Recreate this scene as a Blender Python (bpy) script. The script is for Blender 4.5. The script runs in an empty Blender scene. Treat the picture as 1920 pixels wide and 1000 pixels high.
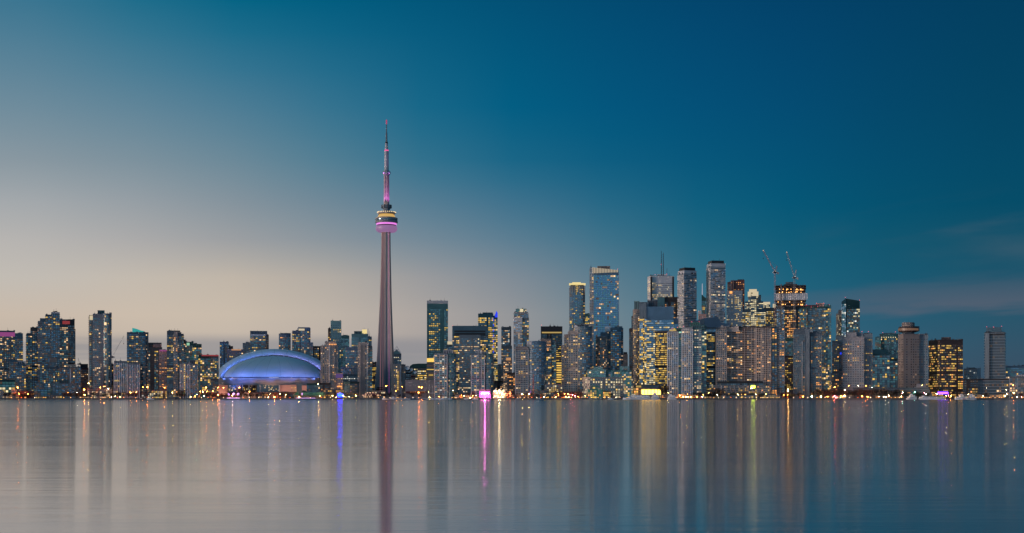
import bpy, math, random
from math import sin, cos, pi, radians, hypot, atan2

scene = bpy.context.scene
COL = scene.collection
RND = random.Random(7)

# ------------------------------------------------------------------ camera
F = 2450.0          # focal length in pixels of a 1920 wide picture
CX, HY = 960.0, 746.0
CAMZ = 3.0
cam_d = bpy.data.cameras.new('camera')
cam = bpy.data.objects.new('camera', cam_d)
COL.objects.link(cam)
scene.camera = cam
cam.location = (0, 0, CAMZ)
cam.rotation_euler = (pi / 2, 0, 0)
cam_d.sensor_width = 36
cam_d.lens = 36 * F / 1920
cam_d.shift_y = (HY - 500) / 1920
cam_d.clip_start = 0.5
cam_d.clip_end = 60000

# ------------------------------------------------------------------ colour helpers
def lin(c):
    c = c / 255.0
    return c / 12.92 if c <= 0.04045 else ((c + 0.055) / 1.055) ** 2.4

def srgb(r, g, b):
    return (lin(r), lin(g), lin(b), 1.0)

# ------------------------------------------------------------------ sky (direction based dusk gradient + a little Nishita)
world = bpy.data.worlds.new('World')
scene.world = world
world.use_nodes = True
nt = world.node_tree
N, L = nt.nodes, nt.links
bg = N['Background']
out = N['World Output']

def mth(nt, op, a, b=None, clamp=False):
    n = nt.nodes.new('ShaderNodeMath')
    n.operation = op
    n.use_clamp = clamp
    for i, v in enumerate((a, b)):
        if v is None:
            continue
        if isinstance(v, (int, float)):
            n.inputs[i].default_value = v
        else:
            nt.links.new(v, n.inputs[i])
    return n.outputs[0]

tc = N.new('ShaderNodeTexCoord')
sep = N.new('ShaderNodeSeparateXYZ')
L.new(tc.outputs['Generated'], sep.inputs[0])
dx, dy, dz = sep.outputs
az = mth(nt, 'ARCTAN2', dx, dy)
hor = mth(nt, 'SQRT', mth(nt, 'ADD', mth(nt, 'MULTIPLY', dx, dx), mth(nt, 'MULTIPLY', dy, dy)))
tanel = mth(nt, 'DIVIDE', dz, mth(nt, 'MAXIMUM', hor, 0.02))
rpos = mth(nt, 'DIVIDE', tanel, 0.34, clamp=True)

# columns: azimuth -> list of (elevation position as picture row, colour)
SKY = [
    (-3.00, 1.0, [(745, 170, 180, 192), (650, 174, 190, 206), (500, 152, 188, 212), (300, 114, 166, 202), (0, 50, 104, 146)]),  # unseen sky behind the camera, brightened to light the facades
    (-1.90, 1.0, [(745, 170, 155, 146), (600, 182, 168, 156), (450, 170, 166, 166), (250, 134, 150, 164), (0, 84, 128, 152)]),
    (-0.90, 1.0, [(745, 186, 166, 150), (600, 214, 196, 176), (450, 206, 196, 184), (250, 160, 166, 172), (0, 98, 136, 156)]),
    (-0.373, .931, [(745, 168, 160, 158), (700, 174, 165, 158), (650, 190, 177, 163), (590, 200, 185, 170), (520, 193, 187, 179), (450, 183, 180, 177), (380, 165, 169, 172), (300, 138, 152, 161), (200, 112, 140, 156), (100, 88, 129, 151), (0, 62, 118, 145)]),
    (-0.193, .981, [(745, 160, 158, 160), (700, 168, 163, 160), (650, 192, 179, 167), (590, 198, 185, 170), (520, 188, 178, 166), (450, 152, 156, 160), (380, 128, 144, 155), (300, 102, 134, 151), (200, 72, 122, 147), (100, 38, 110, 141), (0, 0, 98, 131)]),
    (0.0, 1.0, [(745, 118, 124, 134), (700, 126, 131, 139), (650, 146, 146, 149), (600, 150, 150, 152), (520, 126, 138, 149), (450, 92, 125, 145), (380, 62, 113, 140), (300, 24, 101, 134), (200, 0, 93, 130), (100, 0, 87, 124), (0, 0, 80, 117)]),
    (0.193, .981, [(745, 62, 92, 112), (700, 66, 97, 116), (650, 62, 105, 127), (600, 48, 103, 127), (520, 30, 99, 125), (450, 14, 93, 121), (380, 0, 88, 120), (300, 0, 82, 118), (200, 0, 76, 115), (100, 0, 71, 111), (0, 0, 66, 106)]),
    (0.373, .931, [(745, 50, 74, 95), (700, 56, 79, 99), (650, 50, 82, 103), (600, 40, 84, 106), (520, 24, 82, 106), (450, 20, 80, 104), (380, 0, 75, 103), (300, 0, 72, 102), (200, 0, 68, 99), (100, 0, 65, 97), (0, 0, 62, 95)]),
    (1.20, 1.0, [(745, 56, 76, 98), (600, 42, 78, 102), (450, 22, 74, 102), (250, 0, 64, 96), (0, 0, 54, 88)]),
    (3.00, 1.0, [(745, 170, 180, 192), (650, 174, 190, 206), (500, 152, 188, 212), (300, 114, 166, 202), (0, 50, 104, 146)]),  # same brightened sky, closing the circle behind the camera
]
ROWS = [745, 725, 700, 675, 650, 620, 590, 555, 520, 485, 450, 415, 380, 340, 300, 250, 200, 130, 60, 0]
def _at(stops, y):
    for p, q in zip(stops, stops[1:]):
        if q[0] <= y <= p[0]:
            t = (p[0] - y) / (p[0] - q[0])
            return [p[k] + (q[k] - p[k]) * t for k in (1, 2, 3)]
    return list(stops[-1][1:])
_az = [s[0] for s in SKY]
def _cr(a, y):
    """smooth interpolation between the azimuth columns"""
    for i in range(1, len(_az)):
        if a <= _az[i]:
            break
    i0, i1, i2, i3 = max(0, i - 2), i - 1, i, min(len(_az) - 1, i + 1)
    c = [_at(SKY[j][2], y) for j in (i0, i1, i2, i3)]
    h = _az[i2] - _az[i1]
    t = (a - _az[i1]) / h
    o = []
    for k in range(3):
        m1 = (c[2][k] - c[0][k]) / max(1e-6, _az[i2] - _az[i0]) * h
        m2 = (c[3][k] - c[1][k]) / max(1e-6, _az[i3] - _az[i1]) * h
        v = (2 * t ** 3 - 3 * t * t + 1) * c[1][k] + (t ** 3 - 2 * t * t + t) * m1 + (-2 * t ** 3 + 3 * t * t) * c[2][k] + (t ** 3 - t * t) * m2
        o.append(min(255, max(0, v)))
    return o
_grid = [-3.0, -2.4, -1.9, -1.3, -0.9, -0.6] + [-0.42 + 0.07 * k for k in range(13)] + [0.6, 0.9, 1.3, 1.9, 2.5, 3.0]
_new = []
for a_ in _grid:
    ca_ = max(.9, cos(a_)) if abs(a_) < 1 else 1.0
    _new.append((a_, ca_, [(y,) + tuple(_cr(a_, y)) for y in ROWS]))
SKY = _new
cols = []
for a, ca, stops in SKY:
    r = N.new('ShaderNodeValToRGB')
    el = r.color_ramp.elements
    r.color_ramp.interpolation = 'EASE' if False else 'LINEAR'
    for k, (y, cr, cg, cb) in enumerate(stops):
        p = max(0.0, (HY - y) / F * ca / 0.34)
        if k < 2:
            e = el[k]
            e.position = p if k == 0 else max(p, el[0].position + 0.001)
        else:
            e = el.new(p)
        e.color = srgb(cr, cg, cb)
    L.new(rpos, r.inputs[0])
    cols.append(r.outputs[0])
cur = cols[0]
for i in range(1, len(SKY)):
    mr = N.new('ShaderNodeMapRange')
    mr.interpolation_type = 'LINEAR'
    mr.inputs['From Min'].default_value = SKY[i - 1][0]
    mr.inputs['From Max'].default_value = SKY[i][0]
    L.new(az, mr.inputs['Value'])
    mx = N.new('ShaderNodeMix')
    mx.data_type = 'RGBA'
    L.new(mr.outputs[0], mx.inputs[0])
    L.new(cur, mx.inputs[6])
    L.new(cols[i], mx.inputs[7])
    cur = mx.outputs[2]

# thin streaky cloud: noise stretched along the horizon, kept to two low bands
def cloud(cur, scale_az, scale_el, seed, lo, hi, e0, e1, e2, e3, a0, a1, color, amt, tilt=0.0):
    comb = N.new('ShaderNodeCombineXYZ')
    L.new(mth(nt, 'MULTIPLY', az, scale_az), comb.inputs[0])
    L.new(mth(nt, 'MULTIPLY', mth(nt, 'ADD', tanel, mth(nt, 'MULTIPLY', az, tilt)), scale_el), comb.inputs[1])
    comb.inputs[2].default_value = seed
    nz = N.new('ShaderNodeTexNoise')
    nz.inputs['Scale'].default_value = 1.0
    nz.inputs['Detail'].default_value = 5
    nz.inputs['Distortion'].default_value = 0.3
    L.new(comb.outputs[0], nz.inputs['Vector'])
    def ss(v, a, b):
        m = N.new('ShaderNodeMapRange')
        m.interpolation_type = 'SMOOTHSTEP'
        m.inputs['From Min'].default_value = a
        m.inputs['From Max'].default_value = b
        L.new(v, m.inputs['Value'])
        return m.outputs[0]
    f = ss(nz.outputs[0], lo, hi)
    f = mth(nt, 'MULTIPLY', f, ss(tanel, e0, e1))
    f = mth(nt, 'MULTIPLY', f, mth(nt, 'SUBTRACT', 1.0, ss(tanel, e2, e3)))
    f = mth(nt, 'MULTIPLY', f, ss(az, a0, a1))
    f = mth(nt, 'MULTIPLY', f, amt)
    mx = N.new('ShaderNodeMix')
    mx.data_type = 'RGBA'
    L.new(f, mx.inputs[0])
    L.new(cur, mx.inputs[6])
    mx.inputs[7].default_value = color
    return mx.outputs[2]

cur = cloud(cur, 4.0, 38.0, 3.1, 0.46, 0.62, 0.015, 0.060, 0.058, 0.100, 0.12, 0.34, srgb(92, 98, 114), 0.75, -0.03)
cur = cloud(cur, 5.0, 30.0, 8.3, 0.40, 0.68, 0.09, 0.105, 0.125, 0.16, 0.18, 0.36, srgb(62, 92, 110), 0.6, -0.10)
cur = cloud(cur, 3.0, 80.0, 5.7, 0.34, 0.60, 0.018, 0.026, 0.040, 0.050, 0.14, -0.10, srgb(134, 136, 144), 0.65, 0.0)
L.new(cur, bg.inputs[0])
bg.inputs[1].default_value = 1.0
sky = N.new('ShaderNodeTexSky')
sky.sky_type = 'NISHITA'
sky.sun_disc = False
SUN_AZ, SUN_EL = radians(-114), radians(5.0)     # azimuth from +Y, towards +X
sky.sun_elevation = SUN_EL
sky.sun_rotation = SUN_AZ
bg2 = N.new('ShaderNodeBackground')
L.new(sky.outputs[0], bg2.inputs[0])
bg2.inputs[1].default_value = 0.0008
add = N.new('ShaderNodeAddShader')
L.new(bg.outputs[0], add.inputs[0])
L.new(bg2.outputs[0], add.inputs[1])
L.new(add.outputs[0], out.inputs[0])
world.cycles.sampling_method = 'AUTOMATIC'

# afterglow: low, broad, pinkish light from the west
sd = bpy.data.lights.new('sun', 'SUN')
sd.energy = 1.3
sd.angle = radians(14)
sd.color = (1.0, 0.76, 0.66)
sd.specular_factor = 0.35
sun = bpy.data.objects.new('sun', sd)
COL.objects.link(sun)
from mathutils import Vector
sdir = Vector((sin(SUN_AZ) * cos(SUN_EL), cos(SUN_AZ) * cos(SUN_EL), sin(SUN_EL)))
sun.rotation_euler = (-sdir).to_track_quat('-Z', 'Y').to_euler()
sun.location = (-3000, -600, 1500)

scene.view_settings.view_transform = 'Standard'
scene.view_settings.look = 'None'
scene.view_settings.gamma = 1.0
scene.view_settings.exposure = 0.0
scene.cycles.use_denoising = True
scene.cycles.max_bounces = 6
scene.cycles.diffuse_bounces = 2
scene.cycles.glossy_bounces = 3
scene.cycles.transmission_bounces = 2
scene.cycles.sample_clamp_indirect = 0
scene.cycles.sample_clamp_direct = 150
scene.cycles.caustics_reflective = True
scene.cycles.use_light_tree = True
scene.cycles.blur_glossy = 0.0

# ------------------------------------------------------------------ materials
MATS = {}

def mat(name, color, rough=0.8, metal=0.0, noise=0.12, nscale=0.05, spec=0.5, emit=None, estr=0.0, sample=False):
    if name in MATS:
        return MATS[name]
    m = bpy.data.materials.new(name)
    m.use_nodes = True
    t = m.node_tree
    b = t.nodes['Principled BSDF']
    b.inputs['Roughness'].default_value = rough
    b.inputs['Metallic'].default_value = metal
    b.inputs['Specular IOR Level'].default_value = spec
    c = (color[0], color[1], color[2], 1)
    b.inputs['Base Color'].default_value = c
    if noise > 0:
        tcn = t.nodes.new('ShaderNodeTexCoord')
        nz = t.nodes.new('ShaderNodeTexNoise')
        nz.inputs['Scale'].default_value = nscale
        nz.inputs['Detail'].default_value = 4
        t.links.new(tcn.outputs['Object'], nz.inputs['Vector'])
        rp = t.nodes.new('ShaderNodeValToRGB')
        rp.color_ramp.elements[0].position = 0.3
        rp.color_ramp.elements[1].position = 0.7
        rp.color_ramp.elements[0].color = tuple(x * (1 - noise) for x in c[:3]) + (1,)
        rp.color_ramp.elements[1].color = tuple(min(1, x * (1 + noise)) for x in c[:3]) + (1,)
        t.links.new(nz.outputs[0], rp.inputs[0])
        t.links.new(rp.outputs[0], b.inputs['Base Color'])
    if emit:
        b.inputs['Emission Color'].default_value = (emit[0], emit[1], emit[2], 1)
        b.inputs['Emission Strength'].default_value = estr
        m.cycles.emission_sampling = 'AUTO' if sample else 'NONE'
    MATS[name] = m
    return m

def lamp_mat(name, col, s, sample=True):
    return mat(name, (0.02, 0.02, 0.02), 0.5, noise=0, emit=col, estr=s, sample=sample)

W = {
    'black': mat('wall_black', (0.012, 0.012, 0.016), 0.5),
    'brown': mat('wall_brown', (0.055, 0.034, 0.030), 0.6),
    'redbrown': mat('wall_redbrown', (0.12, 0.03, 0.03), 0.6),
    'charcoal': mat('wall_charcoal', (0.065, 0.09, 0.115), 0.5),
    'navy': mat('wall_navy', (0.05, 0.11, 0.15), 0.4),
    'slate': mat('wall_slate', (0.13, 0.17, 0.20), 0.6),
    'teal': mat('wall_teal', (0.04, 0.13, 0.14), 0.5),
    'paleteal': mat('wall_paleteal', (0.16, 0.30, 0.30), 0.6),
    'green': mat('wall_green', (0.05, 0.20, 0.15), 0.6),
    'dkgreen': mat('wall_dkgreen', (0.02, 0.07, 0.065), 0.6),
    'grey': mat('wall_grey', (0.25, 0.25, 0.265), 0.8),
    'ltgrey': mat('wall_ltgrey', (0.42, 0.43, 0.45), 0.8),
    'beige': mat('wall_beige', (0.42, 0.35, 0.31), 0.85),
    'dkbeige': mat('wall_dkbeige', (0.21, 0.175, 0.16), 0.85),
    'pink': mat('wall_pink', (0.50, 0.30, 0.26), 0.85),
    'white': mat('wall_white', (0.62, 0.60, 0.60), 0.7),
    'blue': mat('wall_blue', (0.05, 0.12, 0.20), 0.3, spec=0.8),
    'concrete': mat('concrete', (0.36, 0.33, 0.32), 0.9, noise=0.08),
}
def gmat(name, c, metal, rough=0.12):
    return mat(name, c, rough, metal, noise=0, spec=0.8)
G = {
    'dark': gmat('glass_dark', (0.13, 0.23, 0.29), 0.6),
    'deep': gmat('glass_deep', (0.07, 0.12, 0.16), 0.45),
    'teal': gmat('glass_teal', (0.15, 0.36, 0.39), 0.65),
    'blue': gmat('glass_blue', (0.12, 0.28, 0.42), 0.75),
    'sky': gmat('glass_sky', (0.42, 0.55, 0.66), 0.85),
    'green': gmat('glass_green', (0.08, 0.26, 0.22), 0.6),
    'brown': gmat('glass_brown', (0.10, 0.075, 0.07), 0.4),
    'grey': gmat('glass_grey', (0.26, 0.30, 0.33), 0.6),
}
def E_(name, r, g, b, s):
    return mat('lit_' + name, (0.05, 0.05, 0.05), 0.4, noise=0, emit=(r, g, b), estr=s)
LIT = {
    'y': [E_('yellow_a', 1.0, .62, .12, .75), E_('yellow_b', 1.0, .66, .18, .45), E_('yellow_c', 1.0, .60, .12, 1.15), E_('yellow_d', .95, .66, .25, .28)],
    'w': [E_('warm_a', 1.0, .64, .34, .75), E_('warm_b', 1.0, .70, .44, .42), E_('warm_c', 1.0, .66, .34, 1.4), E_('warm_d', .9, .60, .42, .24), E_('warm_e', 1.0, .56, .30, .32)],
    'o': [E_('orange_a', 1.0, .42, .12, .8), E_('orange_b', 1.0, .48, .18, .5), E_('orange_c', 1.0, .40, .10, 1.4)],
    'c': [E_('cool_a', .85, .88, .80, .7), E_('cool_b', .75, .85, .85, .4), E_('cool_c', .95, .95, .85, 1.2)],
    'g': [E_('green_a', .35, .8, .6, .35), E_('green_b', .45, .9, .6, .6)],
    'k': [E_('cream_a', 1.0, .84, .50, .75), E_('cream_b', 1.0, .86, .55, .45), E_('cream_c', 1.0, .82, .45, 1.1)],
}
DIM = [E_('dim_a', 1, .66, .44, .05), E_('dim_b', 1, .62, .38, .09), E_('dim_c', .8, .85, .8, .06), E_('dim_d', 1, .5, .25, .07)]
M_MAG = E_('magenta', .90, .16, .62, .27)
M_RED = E_('red', 1.0, .10, .08, 1.0)
M_REDB = lamp_mat('beacon_red', (1.0, .12, .16), 3.5, False)
M_REDC = E_('red_crown', .8, .08, .08, .30)
M_CYAN = E_('cyan', .05, .75, .70, .40)
M_BLUE = E_('blue', .02, .05, 1.0, .9)
M_PURP = E_('purple', .55, .12, .85, .5)
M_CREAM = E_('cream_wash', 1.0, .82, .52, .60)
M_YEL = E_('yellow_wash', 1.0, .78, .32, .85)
M_STEEL = mat('steel', (0.22, 0.23, 0.25), 0.5, 0.6, noise=0)
M_DSTEEL = mat('dark_steel', (0.04, 0.04, 0.05), 0.6, 0.3, noise=0)
M_WHITE = mat('white_paint', (0.75, 0.76, 0.78), 0.4, noise=0.04)

# ------------------------------------------------------------------ mesh helpers
class MB:
    def __init__(self):
        self.v, self.f, self.mi, self.mats = [], [], [], []

    def m(self, material):
        if material not in self.mats:
            self.mats.append(material)
        return self.mats.index(material)

    def quad(self, a, b, c, d, material):
        i = len(self.v)
        self.v += [tuple(a), tuple(b), tuple(c), tuple(d)]
        self.f.append((i, i + 1, i + 2, i + 3))
        self.mi.append(self.m(material))

    def poly(self, pts, material):
        i = len(self.v)
        self.v += [tuple(p) for p in pts]
        self.f.append(tuple(range(i, i + len(pts))))
        self.mi.append(self.m(material))

    def prism(self, pts, z0, z1, material, top=None, z1s=None, bottom=True):
        """pts: plan points counter clockwise seen from above"""
        n = len(pts)
        i = len(self.v)
        zz = z1s or [z1] * n
        self.v += [(p[0], p[1], z0) for p in pts] + [(p[0], p[1], zz[k]) for k, p in enumerate(pts)]
        k = self.m(material)
        for a in range(n):
            b = (a + 1) % n
            self.f.append((i + a, i + b, i + n + b, i + n + a))
            self.mi.append(k)
        self.f.append(tuple(i + n + a for a in range(n)))
        self.mi.append(self.m(top) if top else k)
        if bottom:
            self.f.append(tuple(i + a for a in reversed(range(n))))
            self.mi.append(k)

    def obox(self, p, d, n, w0, w1, n0, n1, z0, z1, material):
        """box: from p along unit d between w0..w1, along outward normal n between n0..n1"""
        q = [(p[0] + d[0] * w + n[0] * o, p[1] + d[1] * w + n[1] * o) for w, o in ((w0, n1), (w1, n1), (w1, n0), (w0, n0))]
        self.prism(q, z0, z1, material)

    def box(self, x0, x1, y0, y1, z0, z1, material):
        self.prism([(x0, y0), (x1, y0), (x1, y1), (x0, y1)], z0, z1, material)

    def bar(self, a, b, r, material, n=4):
        a, b = Vector(a), Vector(b)
        d = (b - a)
        if d.length < 1e-6:
            return
        d.normalize()
        u = d.orthogonal().normalized()
        w = d.cross(u)
        i = len(self.v)
        r2 = r if not isinstance(r, tuple) else r[1]
        r1 = r if not isinstance(r, tuple) else r[0]
        for c, rr in ((a, r1), (b, r2)):
            for k in range(n):
                t = 2 * pi * (k + .5) / n
                self.v.append(tuple(c + u * (cos(t) * rr) + w * (sin(t) * rr)))
        mi = self.m(material)
        for k in range(n):
            l = (k + 1) % n
            self.f.append((i + k, i + l, i + n + l, i + n + k))
            self.mi.append(mi)
        self.f.append(tuple(i + k for k in reversed(range(n))))
        self.f.append(tuple(i + n + k for k in range(n)))
        self.mi += [mi, mi]

    def lathe(self, prof, cx, cy, material, n=32):
        i = len(self.v)
        for r, z in prof:
            for k in range(n):
                t = 2 * pi * k / n
                self.v.append((cx + r * cos(t), cy + r * sin(t), z))
        mi = self.m(material)
        for j in range(len(prof) - 1):
            for k in range(n):
                l = (k + 1) % n
                self.f.append((i + j * n + k, i + j * n + l, i + (j + 1) * n + l, i + (j + 1) * n + k))
                self.mi.append(mi)
        self.f.append(tuple(i + k for k in reversed(range(n))))
        self.f.append(tuple(i + (len(prof) - 1) * n + k for k in range(n)))
        self.mi += [mi, mi]

    def ball(self, c, r, material, n=8, sz=1.0):
        prof = [(max(0.01, r * cos(t)), c[2] + sz * r * sin(t)) for t in [(-pi / 2 + pi * k / (n // 2 + 1)) for k in range(n // 2 + 2)]]
        self.lathe(prof, c[0], c[1], material, n)

    def mesh(self, name, org=(0, 0, 0)):
        me = bpy.data.meshes.new(name)
        me.from_pydata([(x - org[0], y - org[1], z - org[2]) for x, y, z in self.v], [], self.f)
        for m_ in self.mats:
            me.materials.append(m_)
        me.polygons.foreach_set('material_index', self.mi)
        me.update()
        return me

    def build(self, name, parent=None, org=None):
        """org: world origin of the parent, mesh is made relative to it"""
        o_ = org if org is not None else (tuple(parent['_org']) if parent is not None and '_org' in parent else (0, 0, 0))
        me = self.mesh(name, o_)
        o = bpy.data.objects.new(name, me)
        COL.objects.link(o)
        if parent is not None:
            o.parent = parent
            o['_org'] = o_
        else:
            o.location = o_
        return o

ALL = []
def thing(name, label, cat, loc, group=None):
    o = bpy.data.objects.new(name, None)
    COL.objects.link(o)
    o.location = loc
    o['_org'] = tuple(loc)
    o['label'] = label
    o['category'] = cat
    if group:
        o['group'] = group
    ALL.append(o)
    return o

def tag(o, label, cat, group=None):
    o['label'] = label
    o['category'] = cat
    if group:
        o['group'] = group
    ALL.append(o)
    return o

def PX(x, Y):
    return (x - CX) / F * Y

def PZ(y, Y):
    return CAMZ + (HY - y) / F * Y

GZ = 2.0      # height of the land
SHORE = 2200.0

# ------------------------------------------------------------------ setting: water, land
def water_material():
    m = bpy.data.materials.new('water')
    m.use_nodes = True
    t = m.node_tree
    b = t.nodes['Principled BSDF']
    b.inputs['Base Color'].default_value = (0.36, 0.30, 0.315, 1)
    b.inputs['Metallic'].default_value = 0.85
    b.inputs['IOR'].default_value = 2.6
    b.inputs['Anisotropic'].default_value = 0.5
    tg = t.nodes.new('ShaderNodeCombineXYZ')
    tg.inputs[1].default_value = 1.0
    t.links.new(tg.outputs[0], b.inputs['Tangent'])
    b.inputs['Specular IOR Level'].default_value = 0.5
    g = t.nodes.new('ShaderNodeTexCoord')
    s = t.nodes.new('ShaderNodeSeparateXYZ')
    t.links.new(g.outputs['Object'], s.inputs[0])
    # wind roughened strip towards the far shore
    mr = t.nodes.new('ShaderNodeMapRange')
    mr.interpolation_type = 'SMOOTHSTEP'
    mr.inputs['From Min'].default_value = 1500
    mr.inputs['From Max'].default_value = 2150
    mr.inputs['To Min'].default_value = 0.0
    mr.inputs['To Max'].default_value = 1.0
    t.links.new(s.outputs[1], mr.inputs['Value'])
    mp = t.nodes.new('ShaderNodeMapping')
    mp.inputs['Scale'].default_value = (0.006, 0.10, 1)
    t.links.new(g.outputs['Object'], mp.inputs[0])
    nz = t.nodes.new('ShaderNodeTexNoise')
    nz.inputs['Scale'].default_value = 1.0
    nz.inputs['Detail'].default_value = 6
    nz.inputs['Roughness'].default_value = 0.62
    t.links.new(mp.outputs[0], nz.inputs['Vector'])
    r1 = t.nodes.new('ShaderNodeMapRange')
    r1.inputs['From Min'].default_value = 0.32
    r1.inputs['From Max'].default_value = 0.68
    r1.inputs['To Min'].default_value = 0.095
    r1.inputs['To Max'].default_value = 0.125
    t.links.new(nz.outputs[0], r1.inputs['Value'])
    r2 = mth(t, 'ADD', r1.outputs[0], mth(t, 'MULTIPLY', mr.outputs[0], 0.12))
    t.links.new(r2, b.inputs['Roughness'])
    # long low ripples
    mp2 = t.nodes.new('ShaderNodeMapping')
    mp2.inputs['Scale'].default_value = (0.05, 0.9, 1)
    t.links.new(g.outputs['Object'], mp2.inputs[0])
    n2 = t.nodes.new('ShaderNodeTexNoise')
    n2.inputs['Scale'].default_value = 1.0
    n2.inputs['Detail'].default_value = 5
    n2.inputs['Roughness'].default_value = 0.6
    t.links.new(mp2.outputs[0], n2.inputs['Vector'])
    bp = t.nodes.new('ShaderNodeBump')
    bp.inputs['Strength'].default_value = 1.0
    bp.inputs['Distance'].default_value = 0.013
    t.links.new(n2.outputs[0], bp.inputs['Height'])
    t.links.new(bp.outputs[0], b.inputs['Normal'])
    return m

mb = MB()
wm = water_material()
mb.quad((-9000, -600, 0), (9000, -600, 0), (9000, 2600, 0), (-9000, 2600, 0), wm)
wtr = mb.build('water')
wtr['kind'] = 'structure'

M_LAND = mat('land', (0.05, 0.05, 0.048), 0.9, nscale=0.02)
M_QUAY = mat('quay_stone', (0.10, 0.10, 0.10), 0.9, nscale=0.2)
M_PAVE = mat('paving', (0.14, 0.13, 0.12), 0.85, nscale=0.1)
mb = MB()
mb.quad((-30000, SHORE + 3, GZ), (30000, SHORE + 3, GZ), (30000, 42000, GZ), (-30000, 42000, GZ), M_LAND)
o = mb.build('ground'); o['kind'] = 'structure'
mb = MB()
x = -1200.0
while x < 1200:
    w_ = RND.uniform(60, 160)
    dyy = RND.uniform(-6, 5)
    mb.box(x, x + w_ - 0.4, SHORE + dyy, SHORE + 12, -1.0, GZ + 0.1 + RND.uniform(-.25, .15), M_QUAY)
    x += w_
o = mb.build('quay'); o['kind'] = 'structure'
mb = MB()
mb.quad((-1400, SHORE + 12.5, GZ + 0.02), (1400, SHORE + 12.5, GZ + 0.02), (1400, SHORE + 26, GZ + 0.02), (-1400, SHORE + 26, GZ + 0.02), M_PAVE)
o = mb.build('pavement'); o['kind'] = 'structure'

# ------------------------------------------------------------------ building generator
# style: bay width, floor height, window width/height share, wall, glass choices, slab (out, thick, material),
#        fin (out, width, material, every), lit share, row share, palette, blank top
def S(bay=3.6, fh=3.2, wf=.8, hf=.6, wall='charcoal', glass=('dark', 'deep', 'teal'), slab=None, fin=None, p=.12, row=0., pal='yww', top=2.5, bot=0., run=.35, low=0.):
    return dict(bay=bay, fh=fh, wf=wf, hf=hf, wall=wall, glass=glass, slab=slab, fin=fin, p=p, row=row, pal=pal, top=top, bot=bot, run=run, low=low)

def V(st, **k):
    d = dict(st)
    d.update(k)
    return d

ST = {
    'condo': S(slab=(.9, .5, 'grey'), p=.13),
    'condod': S(wall='navy', glass=('deep', 'dark', 'dark', 'blue'), slab=(.5, .45, 'grey'), p=.10),
    'condow': S(bay=4, wall='slate', glass=('dark', 'teal', 'blue'), slab=(1.3, .45, 'ltgrey'), fin=(1.0, .5, 'ltgrey', 3), p=.12),
    'beigeb': S(bay=4, wall='beige', glass=('dark', 'deep'), wf=.7, slab=(1.3, .7, 'beige'), p=.12),
    'punch': S(bay=3.4, wall='grey', glass=('dark', 'deep'), wf=.55, hf=.5, p=.10),
    'fins': S(bay=3.0, wall='slate', glass=('deep', 'dark', 'blue'), wf=.7, hf=.7, slab=(.3, .3, 'slate'), fin=(.7, 1.15, 'white', 1), p=.07),
    'glass': S(bay=3.2, fh=3.6, wf=.92, hf=.82, wall='slate', glass=('blue', 'teal', 'blue', 'dark'), p=.08, pal='wyc'),
    'tealg': S(bay=3.2, fh=3.4, wf=.9, hf=.75, wall='teal', glass=('teal', 'dark', 'green'), p=.12),
    'office': S(bay=3.0, fh=3.8, wf=.86, hf=.55, wall='charcoal', glass=('dark', 'deep'), p=.08, row=.25, pal='yyk'),
    'dark': S(bay=3.2, fh=3.6, wf=.8, hf=.6, wall='black', glass=('deep', 'dark'), p=.1, pal='yw'),
    'brown': S(bay=3.4, fh=3.6, wf=.8, hf=.55, wall='brown', glass=('brown', 'deep'), p=.12, pal='yo'),
}

def offs(P, Q):
    d = (Q[0] - P[0], Q[1] - P[1])
    l = hypot(*d)
    d = (d[0] / l, d[1] / l)
    return d, (d[1], -d[0]), l

LITCAP = 64
LITMESH = {}
WINROOT = []

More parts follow.
